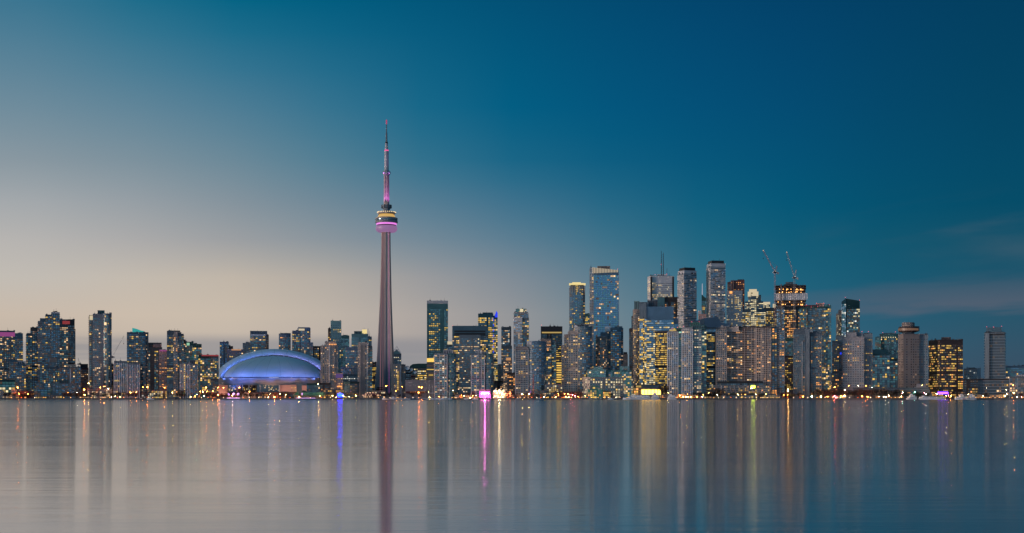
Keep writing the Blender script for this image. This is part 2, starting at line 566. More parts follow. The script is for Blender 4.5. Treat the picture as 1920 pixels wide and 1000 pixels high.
def facade(parent, chain, z0, z1, st, rng, budget, dmb, lmb, fr, first=False):
    """windows, slabs, fins on each edge of the plan chain (left to right seen from the water)"""
    z1 = z1 - st['top']
    z0 = z0 + st['bot']
    nf = max(1, int(round((z1 - z0) / st['fh'])))
    fh = (z1 - z0) / nf
    if fh < 1:
        return
    glass = st['glass']
    for P, Q in zip(chain[:-1], chain[1:]):
        d, n, l = offs(P, Q)
        nb = max(1, int(round(l / st['bay'])))
        bw = l / nb
        ww, wh = bw * st['wf'], fh * st['hf']
        solid = set(j for j in range(nb) if rng.random() < .09) if nb > 4 and st['wall'] not in ('white', 'blue') else ()
        mech = set(i for i in (int(nf * .47), nf - 1) if nf > 22 and rng.random() < .6)
        dimp = rng.uniform(.12, .34) * (.25 if st['wall'] in ('blue', 'teal', 'paleteal') else 1)
        for i in range(nf):
            if i in mech:
                continue
            zc = z0 + (i + .5) * fh
            rowlit = rng.random() < max(st['row'], .012)
            frac = 1 + st['low'] * (0.5 - i / nf) * 2
            run = 0
            for j in range(nb):
                w0 = j * bw + (bw - ww) / 2
                if j in solid:
                    continue
                if rowlit:
                    lit = rng.random() < .8
                elif run > 0:
                    lit = True
                    run -= 1
                else:
                    lit = rng.random() < (st['p'] * ((.85 if st['p'] < .35 else .9))) * frac
                    if lit and rng.random() < st['run']:
                        run = rng.randint(1, 2)
                if lit:
                    pal = LIT[rng.choice(st['pal'])]
                    mt = rng.choice(pal)
                    if rng.random() < .25:
                        mt = LIT[st['pal'][0]][0]
                    if budget[0] > 0:
                        budget[0] -= 1
                        lw = ww * rng.choice([.55, .8, 1])
                        key = (mt.name, round(lw, 1), round(wh, 1))
                        if key not in LITMESH:
                            t = MB()
                            w2, h2 = key[1] / 2, key[2] / 2
                            t.box(-w2, w2, -.12, .1, -h2, h2, mt)
                            LITMESH[key] = t.mesh('window')
                        o = bpy.data.objects.new('window', LITMESH[key])
                        COL.objects.link(o)
                        o.parent = parent
                        og = parent['_org']
                        o.location = (P[0] + d[0] * (w0 + ww / 2) - og[0], P[1] + d[1] * (w0 + ww / 2) - og[1], zc - og[2])
                        o.rotation_euler = (0, 0, atan2(d[1], d[0]))
                    else:
                        lmb.obox(P, d, n, w0, w0 + ww, -.1, .12, zc - wh / 2, zc + wh / 2, mt)
                else:
                    gm = rng.choice(DIM) if rng.random() < dimp else G[rng.choice(glass)]
                    a = .08
                    p0 = (P[0] + d[0] * w0 + n[0] * a, P[1] + d[1] * w0 + n[1] * a)
                    p1 = (P[0] + d[0] * (w0 + ww) + n[0] * a, P[1] + d[1] * (w0 + ww) + n[1] * a)
                    dmb.quad((p0[0], p0[1], zc - wh / 2), (p1[0], p1[1], zc - wh / 2), (p1[0], p1[1], zc + wh / 2), (p0[0], p0[1], zc + wh / 2), gm)
        if st['slab']:
            so, stt, sm = st['slab']
            for i in range(nf + 1):
                z = z0 + i * fh
                fr.obox(P, d, n, -so * .4, l + so * .4, -.3, so, z - stt / 2, z + stt / 2, W[sm])
        if st['fin']:
            fo, fw, fm, ev = st['fin']
            for j in range(0, nb + 1, ev):
                wc = j * bw
                fr.obox(P, d, n, wc - fw / 2, wc + fw / 2, -.3, fo + .13, z0 - fh * .1, z1 + fh * .3, W[fm])

def plan(x0, xc, x1, Y, depth=None, alpha=None, bulge=None):
    """front chain of plan points whose corners stand on the sight lines of the given picture columns"""
    k = ((xc if xc is not None and bulge is None else (x0 + x1) / 2) - CX) / F
    psi = math.atan(k)
    v = (sin(psi), cos(psi))
    r = (cos(psi), -sin(psi))
    C = (k * Y, Y)
    def hit(d, px):
        kk = (px - CX) / F
        s = (kk * C[1] - C[0]) / (d[0] - kk * d[1])
        return (C[0] + d[0] * s, C[1] + d[1] * s)
    if bulge is not None:
        n = 8
        out_ = []
        wdt = (x1 - x0) / F * Y
        for i in range(n + 1):
            u = -1 + 2 * i / n
            rr = u * wdt / 2
            b = bulge * (1 - math.sqrt(max(0, 1 - (u * .82) ** 2)))
            out_.append((C[0] + r[0] * rr + v[0] * b, C[1] + r[1] * rr + v[1] * b))
        dep = depth or max(18, wdt * .7)
        back = [(out_[-1][0] + v[0] * dep, out_[-1][1] + v[1] * dep), (out_[0][0] + v[0] * dep, out_[0][1] + v[1] * dep)]
        return out_, back
    if xc is None:
        A, B = hit((-r[0], -r[1]), x0), hit(r, x1)
        wdt = hypot(B[0] - A[0], B[1] - A[1])
        dep = depth or min(45, max(14, wdt * .7))
        back = [(B[0] + v[0] * dep, B[1] + v[1] * dep), (A[0] + v[0] * dep, A[1] + v[1] * dep)]
        return [A, B], back
    Lw, Rw = xc - x0, x1 - xc
    al = alpha if alpha is not None else atan2(Lw, Rw)
    rd = (r[0] * cos(al) + v[0] * sin(al), r[1] * cos(al) + v[1] * sin(al))
    ld = (-r[0] * sin(al) + v[0] * cos(al), -r[1] * sin(al) + v[1] * cos(al))
    A, B = hit(ld, x0), hit(rd, x1)
    D = (A[0] + B[0] - C[0], A[1] + B[1] - C[1])
    return [A, C, B], [D]

SHORTS = []   # (x0, x1, Y, short description) of each building, for the labels of what stands before it

def B(name, label, short, cat, Y, blocks, penthouse=None, lit=None, beacons=None, antennas=None, group=None):
    """blocks: (x0, xc, x1, ytop, style, options)"""
    b0 = blocks[0]
    xm = (b0[0] + b0[2]) / 2
    org = (PX(xm, Y), Y, GZ)
    root = thing(name, label, cat, org, group)
    xs = [b[0] for b in blocks] + [b[2] for b in blocks]
    SHORTS.append((min(xs), max(xs), Y, short))
    rng = random.Random(int(xm * 13 + Y * 7))
    budget = [lit if lit is not None else LITCAP]
    dmb, lmb = MB(), MB()
    walls = []
    for i, bl in enumerate(blocks):
        x0, xc, x1, yt, st = bl[:5]
        o = bl[5] if len(bl) > 5 else {}
        if isinstance(st, str):
            st = ST[st]
        Yb = Y + o.get('dy', 0) + .45 * i
        chain, back = plan(x0, xc, x1, Yb, o.get('depth'), o.get('alpha'), o.get('bulge'))
        yb = o.get('yb')
        z0 = GZ + .02 * (i + 1) if yb is None else PZ(yb, Yb)
        z1 = PZ(yt, Yb)
        pts = chain + back
        wb = MB()
        wallm = W[st['wall']]
        zs = None
        if 'ytr' in o:       # sloping roof line
            z2 = PZ(o['ytr'], Yb)
            f_ = [0.0] * len(pts)
            x_a, x_b = chain[0], chain[-1]
            dd, _, ll = offs(x_a, x_b)
            zs = []
            for q in pts:
                t_ = max(0, min(1, ((q[0] - x_a[0]) * dd[0] + (q[1] - x_a[1]) * dd[1]) / ll))
                zs.append(z1 + (z2 - z1) * t_)
        topm = o.get('topm')
        if topm is not None:        # crown band of another material
            zc = z1 - o.get('toph', 6)
            wb.prism(pts, z0, zc, wallm)
            wb2 = MB()
            dd = .35
            wb2.prism(pts, zc + .02, z1, topm)
            cr = wb2.build('crown', root)
            if o.get('crownlabel'):
                cr['label'] = o['crownlabel']
            z1f = zc
        else:
            wb.prism(pts, z0, z1, wallm, z1s=zs)
            z1f = min(zs) if zs else z1
            # parapet
            if not zs:
                for P, Q in zip(chain[:-1], chain[1:]):
                    d, n, l = offs(P, Q)
                    wb.obox(P, d, n, -.1, l + .1, -.5, .25, z1 - .6, z1 + .9, wallm)
        w_ = wb.build('wall', root)
        walls.append((w_, chain, z0, z1))
        fr = MB()
        if not o.get('blank'):
            faces = chain
            if len(chain) == 2:
                faces = chain + [back[0]]
                faces = [back[-1]] + faces
            facade(root, faces, z0, z1f, st, rng, budget, dmb, lmb, fr)
        if fr.v:
            nm = 'balconies' if st['slab'] and st['slab'][0] > .8 else 'facade_grid'
            fr.build(nm, root)
    if dmb.v:
        o_ = dmb.build('windows', root)
        o_['kind'] = 'stuff'
    if lmb.v:
        o_ = lmb.build('lit_windows', root)
        o_['kind'] = 'stuff'
    for ph in (penthouse or []):
        x0, x1, yt, yb, m_ = ph[:5]
        nm = ph[5] if len(ph) > 5 else 'penthouse'
        Yp = Y + (ph[6] if len(ph) > 6 else 5.3)
        ch, bk = plan(x0, None, x1, Yp, max(6, (x1 - x0) * .6))
        pb = MB()
        mm = W[m_] if isinstance(m_, str) else m_
        z0, z1 = PZ(yb, Yp) - 1.2, PZ(yt, Yp)
        pb.prism(ch + bk, z0, z1, mm)
        P, Q = ch[0], ch[-1]
        d, n, l = offs(P, Q)
        if nm == 'penthouse' and l > 5:
            for k in range(int(l // 3.0)):
                pb.obox(P, d, n, 1 + k * 3.0, 1 + k * 3.0 + 1.4, -.1, .12, z0 + 1.4, z1 - .8, M_DSTEEL) if z1 - z0 > 3.5 else None
            pb.obox(P, d, n, -.25, l + .25, -.6, .3, z1 - .3, z1 + .35, mm)
        pb.build(nm, root)
    for (x_, yt, yb, rad) in (antennas or []):
        a = MB()
        Ya = Y + 8
        a.bar((PX(x_, Ya), Ya, PZ(yb, Ya) - 2), (PX(x_, Ya), Ya, PZ(yt, Ya)), (rad, rad * .5), M_DSTEEL, 5)
        a.build('antenna', root)
    for (x_, y_) in (beacons or []):
        a = MB()
        Ya = Y + 1.5
        a.ball((PX(x_, Ya), Ya, PZ(y_, Ya)), .42, M_REDB, 6)
        a.bar((PX(x_, Ya), Ya, PZ(y_, Ya) - 3.5), (PX(x_, Ya), Ya, PZ(y_, Ya) - .4), .12, M_DSTEEL)
        a.build('beacon', root)
    return root

def panel(root, name, x0, x1, y0, y1, Y, m_, depth=.6, label=None):
    """a lit or plain panel standing on a facade"""
    a = MB()
    ch, bk = plan(x0, None, x1, Y, depth)
    a.prism(ch + bk, PZ(y1, Y), PZ(y0, Y), m_)
    o = a.build(name, root)
    if label:
        o['label'] = label
    return o

def bumps(root, x0, x1, y, Y, n, seed, hmax=3.0):
    """rooftop plant"""
    r_ = random.Random(seed)
    for k in range(n):
        a = MB()
        xx = r_.uniform(x0, x1)
        X, h = PX(xx, Y + 6), r_.uniform(1.2, hmax)
        w = r_.uniform(1.2, 3.5)
        z = PZ(y, Y + 6) - .5
        a.box(X - w / 2, X + w / 2, Y + 4 + k * .31, Y + 8 + k * .31, z, z + h, r_.choice([M_STEEL, W['slate'], M_DSTEEL]))
        if r_.random() < .5:
            a.bar((X, Y + 6, z + h), (X, Y + 6, z + h + r_.uniform(2, 5)), .15, M_DSTEEL)
        a.build('rooftop_unit', root)

T = 'condo tower'
_B = B
def B(name, label, short, cat, Y, blocks, **k):
    r_ = _B(name, label, short, cat, Y, blocks, **k)
    bl = [b_ for b_ in blocks if not (len(b_) > 5 and (b_[5].get('ytr') or b_[5].get('topm')))]
    if bl and min(b_[3] for b_ in bl) < 705 and name != 'city_block':
        for q, b_ in enumerate(sorted(bl, key=lambda b_: b_[3])[:2]):
            w = b_[2] - b_[0]
            if w > 5:
                bumps(r_, b_[0] + 1.5, b_[2] - 1.5, b_[3], Y, max(2, int(w / 7)), int(w * 7 + b_[0]), 3.4)
    return r_
# ---- left group
r = B('condo_tower', 'dark glass condo tower at the left edge with a magenta lit crown', 'magenta-crowned tower', T, 2350, [
    (-20, None, 28, 621, V(ST['condo'], wall='charcoal', p=.22, pal='wyw', top=9), {}),
    (28, None, 43, 626, V(ST['condod'], top=6), {'dy': 2})])
panel(r, 'crown_light', -20, 28, 623, 631, 2349, M_MAG, label='magenta lit band under the roof')
panel(r, 'wall_pier', 6, 9, 632, 712, 2348.6, W['dkbeige'], 1.0)
panel(r, 'wall_pier', 19, 22, 632, 700, 2348.6, W['dkbeige'], 1.0)
B('condo_tower', 'low dark condo block in front of the magenta crowned tower', 'low dark condo block', T, 2290, [
    (17, None, 33, 676, 'condod', {}), (32, None, 49, 684, V(ST['condod'], p=.16), {})],
  penthouse=[(33, 48, 678, 684, 'ltgrey')])
B('condo_tower', 'slim dark tower stepping up on the left of the tallest dark condo cluster', 'slim stepped dark tower', T, 2390, [
    (49, None, 60, 627, V(ST['condo'], slab=(.9, .6, 'grey'), p=.18), {}), (57, None, 73, 615, V(ST['condod'], wall='brown', p=.14), {'dy': 3})])
r = B('condo_tower', 'tall dark condo tower stepping up in four tiers to a rimmed top', 'four-tiered dark condo tower', T, 2320, [
    (71, None, 79, 603, V(ST['condo'], slab=(1.0, .6, 'pink'), wall='slate', p=.12), {'dy': -2}),
    (75, None, 90, 598, V(ST['condod'], p=.15), {}),
    (85, None, 99, 591, V(ST['condod'], wall='charcoal', p=.17), {'dy': -1}),
    (96, None, 112, 587, V(ST['condod'], p=.06), {'dy': 1})],
  penthouse=[(97, 112, 585.5, 587.4, 'ltgrey', 'roof_rim', 0)])
bumps(r, 98, 110, 586, 2320, 4, 3)
r = B('condo_tower', 'near black condo tower with a slanted red lit panel at its top', 'red-panelled black tower', T, 2380, [
    (112, None, 128, 600, V(ST['condo'], wall='charcoal', slab=(.5, .4, 'slate'), p=.22, pal='ww', top=10), {}),
    (127, None, 140, 600, V(ST['dark'], p=.05, top=10), {'dy': 2}),
    (137, None, 141.5, 618, V(ST['dark'], p=.05), {'dy': 14})])
panel(r, 'crown_light', 117, 131, 602, 608, 2379, M_REDC, label='dull red lit panel near the roof')
panel(r, 'lit_bay', 116.5, 126, 612, 613, 2378, W['slate'], 1)
r = B('condo_tower', 'stone capped mid-height condo block before the four-tiered dark tower', 'stone-capped mid block', T, 2285, [
    (93, None, 106, 673, V(ST['punch'], wall='slate', p=.1), {}), (87, None, 112, 689, V(ST['condo'], p=.15, slab=(.9, .35, 'slate')), {'dy': -2})],
  penthouse=[(93, 106, 671.5, 678, 'dkbeige', 'stone_cap', -.8)])
r = B('condo_tower', 'mid-rise block with white frame columns and a glowing white roof edge', 'white-framed mid-rise', 'apartment block', 2270, [
    (112, None, 151, 689, V(ST['fins'], wall='charcoal', fin=(.7, .7, 'slate', 2), p=.12, top=1), {})],
  penthouse=[(114, 151, 688, 690.5, LIT['k'][0], 'roof_light', 1), (128, 143, 684, 688.5, 'grey')])
for xx in (114, 118, 127, 131):
    panel(r, 'frame_column', xx, xx + 1.8, 692, 727, 2269, W['white'], 1.2)
B('office_building', 'reddish brown mid-rise with a black roof box and lit rows', 'black-topped brown mid-rise', 'office block', 2420, [
    (150, None, 166, 691, V(ST['brown'], wall='redbrown', hf=.4, row=.25, p=.1, pal='wo', slab=(.2, .5, 'dkbeige')), {})],
  penthouse=[(150.5, 165, 683, 692, 'black')])
r = B('condo_tower', 'tall pale grey condo tower standing alone with a lit upper left corner', 'lone pale grey tower', T, 2300, [
    (167, None, 177, 592, V(ST['condo'], wall='dkbeige', slab=(1.2, .7, 'beige'), p=.2), {'dy': 1}),
    (174, None, 199, 590, V(ST['punch'], wall='grey', wf=.7, hf=.55, glass=('grey', 'dark', 'teal'), p=.10, run=.6, pal='ww'), {}),
    (195, None, 209, 589, V(ST['condo'], wall='slate', slab=(.6, .3, 'slate'), glass=('dark', 'teal', 'grey'), p=.07), {'bulge': 8})],
  penthouse=[(183, 196, 582.5, 590, 'teal'), (175, 180, 588.5, 592, 'grey')])
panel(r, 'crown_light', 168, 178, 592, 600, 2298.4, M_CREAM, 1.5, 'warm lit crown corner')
panel(r, 'wall_pier', 172.5, 174.5, 602, 735, 2297.8, W['slate'], 1)
panel(r, 'wall_pier', 190, 194, 600, 735, 2298.6, W['grey'], 1)
rr = random.Random(5)
for k in range(13):
    yy = 604 + k * 10 + rr.uniform(-3, 3)
    panel(r, 'window', 195.5, 199.5, yy, yy + rr.choice([2, 2.5, 5]), 2299, rr.choice(LIT['w']), .5, 'warm lit window in the lit column')
bumps(r, 176, 208, 589, 2300, 5, 4, 2)
B('apartment_building', 'dark low block wedged between the lone pale tower and the white finned condo', 'dark wedge block', 'apartment block', 2430, [
    (206, None, 216, 684, V(ST['brown'], p=.1), {})])
r = B('condo_tower', 'left half of the mid-rise white finned condo pair', 'left white-finned condo', T, 2272, [
    (214, None, 238, 678.5, V(ST['fins'], p=.10), {})], penthouse=[(215, 237, 677.5, 679.3, 'charcoal')])
r = B('condo_tower', 'right half of the mid-rise white finned condo pair, below a teal crowned tower', 'right white-finned condo', T, 2266, [
    (239, None, 261, 682, V(ST['fins'], p=.07, fin=(.7, 1.15, 'white', 1)), {})], penthouse=[(241, 258, 679, 682.5, 'slate')])
r = B('condo_tower', 'dark blue glass condo tower topped by a glowing turquoise fin', 'turquoise-crowned tower', T, 2340, [
    (238, None, 263, 624, V(ST['condod'], wall='slate', p=.15, run=.6, slab=(.5, .3, 'grey')), {}),
    (259, None, 278, 624, V(ST['condod'], p=.12, run=.6), {'bulge': 9, 'dy': 1})])
a = MB()
Yc = 2345
pts = [(248, 624), (248, 615), (256, 617), (263, 620), (269, 621), (269, 624)]
fp = [(PX(x_, Yc), Yc, PZ(y_, Yc)) for x_, y_ in pts]
a.poly(fp[::-1], M_CYAN); a.poly([(p[0], p[1] + 5, p[2]) for p in fp], M_CYAN)
for p_, q_ in zip(fp, fp[1:] + fp[:1]):
    a.quad(p_, q_, (q_[0], q_[1] + 5, q_[2]), (p_[0], p_[1] + 5, p_[2]), M_CYAN)
o = a.build('roof_fin', r); o['label'] = 'turquoise lit fin on the roof'
B('condo_tower', 'grey condo tower with a plain pinkish box for a top beside the turquoise crown', 'pink-boxed grey tower', T, 2410, [
    (278, None, 304, 652, V(ST['condo'], wall='dkbeige', slab=(.7, .5, 'grey'), p=.16), {})],
  penthouse=[(278, 303, 643, 652, 'dkbeige', 'penthouse', .4), (287, 303, 645, 650, 'pink', 'plain_panel', -.3)], antennas=[(295, 641, 645, .3)])
r = B('condo_tower', 'narrow pink lit slab tower with a magenta cap', 'narrow pink slab', T, 2320, [
    (298, None, 313, 657, V(ST['beigeb'], wall='pink', bay=4.5, slab=(.25, .6, 'pink'), hf=.38, p=.12, pal='o', glass=('brown', 'dark'), top=4), {})])
panel(r, 'crown_light', 299, 312.5, 656.5, 659, 2319, M_MAG, 1.2, 'magenta lit cap')
r = B('condo_tower', 'tall black condo tower with one pale vertical strip and stepped right side', 'pale-striped black tower', T, 2300, [
    (313, None, 328, 621.5, V(ST['dark'], wall='charcoal', p=.14, run=.6, slab=(.2, .2, 'charcoal')), {}),
    (326, None, 333, 623, V(ST['beigeb'], bay=3, p=.22, slab=(.4, .6, 'beige'), pal='ow'), {'dy': -2}),
    (332, None, 340, 624, V(ST['dark'], wall='charcoal', p=.15), {'dy': .5}),
    (338, None, 344.5, 627, V(ST['condo'], wall='charcoal', p=.10), {'dy': 3}),
    (343, None, 348, 638, V(ST['dark'], p=.08), {'dy': 8})])
panel(r, 'roof_rim', 315, 338, 620, 622, 2303, W['black'], 14)
bumps(r, 317, 337, 621, 2300, 4, 8, 1.6)
B('condo_tower', 'white finned mid-rise condo with one bright column of lights', 'bright-columned white condo', T, 2268, [
    (338, None, 358, 681, V(ST['fins'], fin=(.7, 1.15, 'white', 1), p=.09), {}),
    (357, None, 370, 683, V(ST['condod'], wall='slate', fin=(.4, .5, 'ltgrey', 1), p=.08), {'dy': 2})],
  penthouse=[(356, 366, 676, 682, 'slate')])
r = ALL[-1]
for k in range(14):
    panel(r, 'window', 345.2, 346.8, 683 + k * 4.2, 685.4 + k * 4.2, 2266.5, LIT['y'][k % 3], .5, 'yellow lit stairwell window')
r = B('condo_tower', 'green glass twin-topped tower behind the bright-columned white condo', 'twin-topped green tower', T, 2420, [
    (347, None, 363, 642, V(ST['tealg'], wall='dkgreen', glass=('green', 'dark', 'deep'), slab=(.3, .3, 'dkgreen'), p=.14), {}),
    (361, None, 378, 646, V(ST['tealg'], wall='dkgreen', glass=('teal', 'dark', 'green'), slab=(.3, .3, 'slate'), p=.18), {'dy': 2})])
panel(r, 'crown_light', 350, 355.5, 643, 648, 2419, LIT['g'][1], 1, 'green glowing box under the roof')
r = B('condo_tower', 'wide dark green block edged with a thin red lit roof line', 'red-edged green block', T, 2325, [
    (372, None, 397, 667, V(ST['tealg'], wall='dkgreen', glass=('dark', 'deep', 'green'), slab=(.6, .3, 'slate'), p=.20, top=5), {}),
    (395, None, 410, 668, V(ST['condo'], wall='charcoal', slab=(.8, .3, 'slate'), p=.22), {'dy': 2})])
panel(r, 'crown_light', 378, 410, 665.5, 668, 2322.5, M_REDC, 3, 'red lit roof line')
B('condo_tower', 'plain dark grey tower with a lower right shoulder left of the dome', 'plain grey shouldered tower', T, 2620, [
    (412, None, 429, 642, V(ST['condod'], wall='charcoal', slab=None, p=.04), {}), (427, None, 437, 650, V(ST['condod'], wall='brown', slab=None, p=.12), {'dy': 3})])
r = B('condo_tower', 'half-hidden tower with pale balconies and a red lit roof edge left of the dome', 'red-edged balcony tower', T, 2560, [
    (426, None, 456, 656, V(ST['beigeb'], wall='dkbeige', slab=(1.0, .5, 'dkbeige'), p=.2), {})])
panel(r, 'crown_light', 434, 452, 655, 657.2, 2558, LIT['o'][1], 3, 'orange lit roof edge')
B('condo_tower', 'small pale tower rising just above the left shoulder of the dome', 'small pale tower', T, 2680, [
    (455, None, 469, 644, V(ST['punch'], wall='slate', p=.06), {})], penthouse=[(461, 468, 641.5, 644.5, 'slate')])
r = B('condo_tower', 'square dark tower with a pale belt under its roof, behind the dome left', 'pale-belted dark tower', T, 2660, [
    (469, None, 500, 628, V(ST['condod'], wall='slate', glass=('teal', 'dark', 'deep'), p=.10), {}), (498, None, 504, 628.5, V(ST['brown'], p=.03), {'dy': 1})],
  penthouse=[(469, 501, 621, 628, 'slate', 'penthouse', .5), (470, 500, 627, 629, 'white', 'roof_belt', -1)], antennas=[(483, 618.5, 622, .3)])
r = B('condo_tower', 'shorter of the two condo towers peeking above the top of the dome', 'shorter tower over the dome', T, 2600, [
    (523, None, 545, 626.5, V(ST['condo'], wall='charcoal', slab=(.7, .3, 'grey'), p=.12, pal='wo'), {'bulge': 6})],
  penthouse=[(526, 545, 625, 627, 'slate')])
r = B('condo_tower', 'taller condo tower over the dome with pale floor lines and a lit upper corner', 'taller tower over the dome', T, 2610, [
    (548, None, 562, 621, V(ST['condo'], wall='charcoal', p=.14), {}),
    (558, None, 582, 616, V(ST['condo'], wall='slate', slab=(.8, .4, 'ltgrey'), p=.10), {'dy': 3, 'bulge': 6}),
    (580, None, 587, 643, V(ST['condo'], wall='slate', p=.1), {'dy': 5})],
  penthouse=[(559, 581, 614.2, 617, 'slate')])
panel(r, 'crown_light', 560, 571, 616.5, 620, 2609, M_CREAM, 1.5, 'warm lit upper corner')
B('condo_tower', 'flat-topped black block right behind the dome', 'flat black block', T, 2700, [
    (586, None, 601, 650, V(ST['dark'], p=.12), {})])
r = B('condo_tower', 'ribbed beige concrete tower overlapping the right end of the dome', 'ribbed tower by the dome', T, 2395, [
    (601, None, 634, 649, V(ST['punch'], wall='beige', wf=.4, p=.22, pal='wwy'), {}),
    (609, None, 630, 641.5, V(ST['punch'], wall='beige', wf=.4, p=.18, pal='wwo'), {'dy': -1.5})])
for xx in (604, 607.5, 617.5, 626):
    panel(r, 'rib', xx, xx + 1.3, 646, 738, 2392, W['beige'] if xx != 617.5 else W['white'], 2.5)
for k in range(5):
    panel(r, 'roof_light', 617 + k * 3, 618.8 + k * 3, 645, 647, 2391.5, LIT['o'][2], .6, 'orange roof lamp')
B('office_tower', 'tall pale teal tower with a square-windowed top and lower left annex', 'pale teal tower', 'office tower', 2750, [
    (620, None, 640, 602.5, V(ST['punch'], wall='paleteal', bay=4.2, fh=4.4, wf=.5, hf=.45, p=.06), {}),
    (615, None, 621, 616.5, V(ST['brown'], p=.15), {'dy': 6})])
B('office_tower', 'dark teal slab directly right of the pale teal tower', 'dark teal slab', 'office tower', 2850, [
    (640, None, 655, 630, V(ST['tealg'], wall='teal', glass=('dark', 'deep', 'teal'), p=.05), {})], penthouse=[(643, 652, 628.5, 631, 'teal')])
r = B('office_tower', 'banded teal office tower with a yellow lit sign box on its roof', 'banded teal tower', 'office tower', 2800, [
    (659, None, 690, 627, V(ST['tealg'], wall='paleteal', bay=5, fh=4.0, wf=.98, hf=.5, glass=('dark', 'teal'), p=.05), {}),
    (689, None, 697, 632, V(ST['condo'], wall='slate', slab=(.5, .4, 'grey'), p=.08), {'dy': 2})],
  penthouse=[(664, 679, 621.5, 627, 'teal'), (679, 688, 618, 627, M_YEL, 'sign_box')], antennas=[(681, 615, 618.5, .3), (684, 614.5, 618.5, .3), (690, 616, 628, .7), (693, 621, 632, .4)])
B('office_building', 'mid-height dark glass block below the banded teal tower', 'mid dark glass block', 'office block', 2600, [
    (648, None, 671, 652, V(ST['condod'], wall='slate', p=.16, pal='ww', glass=('dark', 'teal', 'grey')), {})])
r = B('condo_tower', 'ribbed beige concrete tower just left of the needle tower', 'ribbed tower by the needle', T, 2380, [
    (671, None, 691, 643, V(ST['punch'], wall='beige', wf=.42, p=.24, pal='wyw'), {}),
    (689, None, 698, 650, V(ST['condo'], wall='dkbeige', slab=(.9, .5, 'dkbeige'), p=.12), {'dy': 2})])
for xx in (675, 682, 687.5):
    panel(r, 'rib', xx, xx + 1.6, 646, 741, 2377.4, W['white'] if xx > 687 else W['beige'], 2.4)
bumps(r, 673, 690, 643, 2380, 5, 12, 2)
B('apartment_building', 'short pale block with dark vertical stripes between the two ribbed towers', 'dark-striped pale block', 'apartment block', 2500, [
    (640, None, 670, 690, V(ST['fins'], wall='grey', fin=(.4, 1.4, 'beige', 1), p=.14), {})])
r = B('hotel', 'small block lit pink and violet below the pale teal tower', 'pink and violet lit block', 'hotel', 2345, [
    (629, None, 643, 701, V(ST['punch'], wall='pink', bay=4, wf=.5, p=.35, pal='wo', top=4), {})])
panel(r, 'violet_light', 629.5, 643, 701.5, 709, 2344, mat('lit_violet', (.02, .02, .02), emit=(.28, .16, .55), estr=.30, noise=0), 1, 'violet lit upper floors')
panel(r, 'doorway_light', 632, 641, 724, 726, 2343.6, LIT['o'][2], 1)
B('apartment_building', 'dim bluish block filling the gap behind the pink and violet lit block', 'dim bluish block', 'apartment block', 2520, [
    (640, None, 673, 703, V(ST['punch'], wall='slate', p=.10, pal='c'), {'dy': -60})])
B('office_building', 'windowless dark teal glass box at the foot of the ribbed tower by the needle', 'dark teal box', 'glass building', 2285, [
    (644, 656, 674, 717, V(ST['tealg'], wall='dkgreen', glass=('deep', 'dark'), bay=5, p=.02), {})])
B('office_building', 'small brown block with yellow rows glimpsed left of the needle tower', 'small brown block', 'office block', 2760, [
    (697, None, 706, 680, V(ST['brown'], wall='brown', row=.5, p=.2, pal='y'), {})])
# ---- right of the needle
r = B('office_tower', 'stepped pale tower ending in a pointed gable, right behind the needle tower', 'gabled tower', 'office tower', 2700, [
    (733, None, 752.5, 664, V(ST['punch'], wall='slate', bay=4.5, wf=.5, hf=.6, p=.30, pal='kc'), {})])
a = MB()
Yg = 2698
for yy in (0, 10):
    pass
g = [(PX(735, Yg), PZ(664, Yg)), (PX(751.5, Yg), PZ(664, Yg)), (PX(743.5, Yg), PZ(655, Yg))]
a.poly([(p[0], Yg, p[1]) for p in g], W['paleteal']); a.poly([(p[0], Yg + 16, p[1]) for p in reversed(g)], W['paleteal'])
for p_, q_ in zip(g, g[1:] + g[:1]):
    a.quad((q_[0], Yg, q_[1]), (p_[0], Yg, p_[1]), (p_[0], Yg + 16, p_[1]), (q_[0], Yg + 16, q_[1]), W['paleteal'])
for (xa, ya, xb, yb_) in ((735, 662, 744, 650), (744, 650, 752, 662), (737, 660, 748, 655), (740, 655, 751, 661)):
    a.bar((PX(xa, Yg), Yg - 1, PZ(ya, Yg)), (PX(xb, Yg), Yg - 1, PZ(yb_, Yg)), .35, W['white'])
a.build('gable_roof', r)
r = B('condo_tower', 'beige concrete tower touching the right foot of the needle tower', 'beige tower right of the needle', T, 2420, [
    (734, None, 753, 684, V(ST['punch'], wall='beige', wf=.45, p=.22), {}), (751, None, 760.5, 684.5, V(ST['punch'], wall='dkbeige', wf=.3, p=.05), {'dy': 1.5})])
panel(r, 'rib', 750, 751.8, 686, 742, 2418, W['white'], 2)
for k in range(10):
    panel(r, 'window', 745, 747, 697 + k * 3.6, 699 + k * 3.6, 2418.6, LIT['y'][k % 3], .5, 'yellow lit window in a column')
r = B('arena', 'long arena hall with a curved dark green roof and lit window grid', 'green-roofed arena', 'arena', 2600, [
    (768, None, 812, 690, V(ST['office'], wall='dkgreen', p=.05, top=1), {}),
    (783, None, 802, 692, V(ST['office'], wall='dkbeige', bay=3.5, fh=4.4, hf=.5, p=.85, pal='yk'), {'dy': -8})])
a = MB()
Yg = 2600
pr = [(767, 692), (769, 686.5), (774, 683), (785, 682), (815, 682), (815, 692)]
fp = [(PX(x_, Yg), PZ(y_, Yg)) for x_, y_ in pr]
a.poly([(p[0], Yg - 3, p[1]) for p in fp][::-1], W['dkgreen']); a.poly([(p[0], Yg + 60, p[1]) for p in fp], W['dkgreen'])
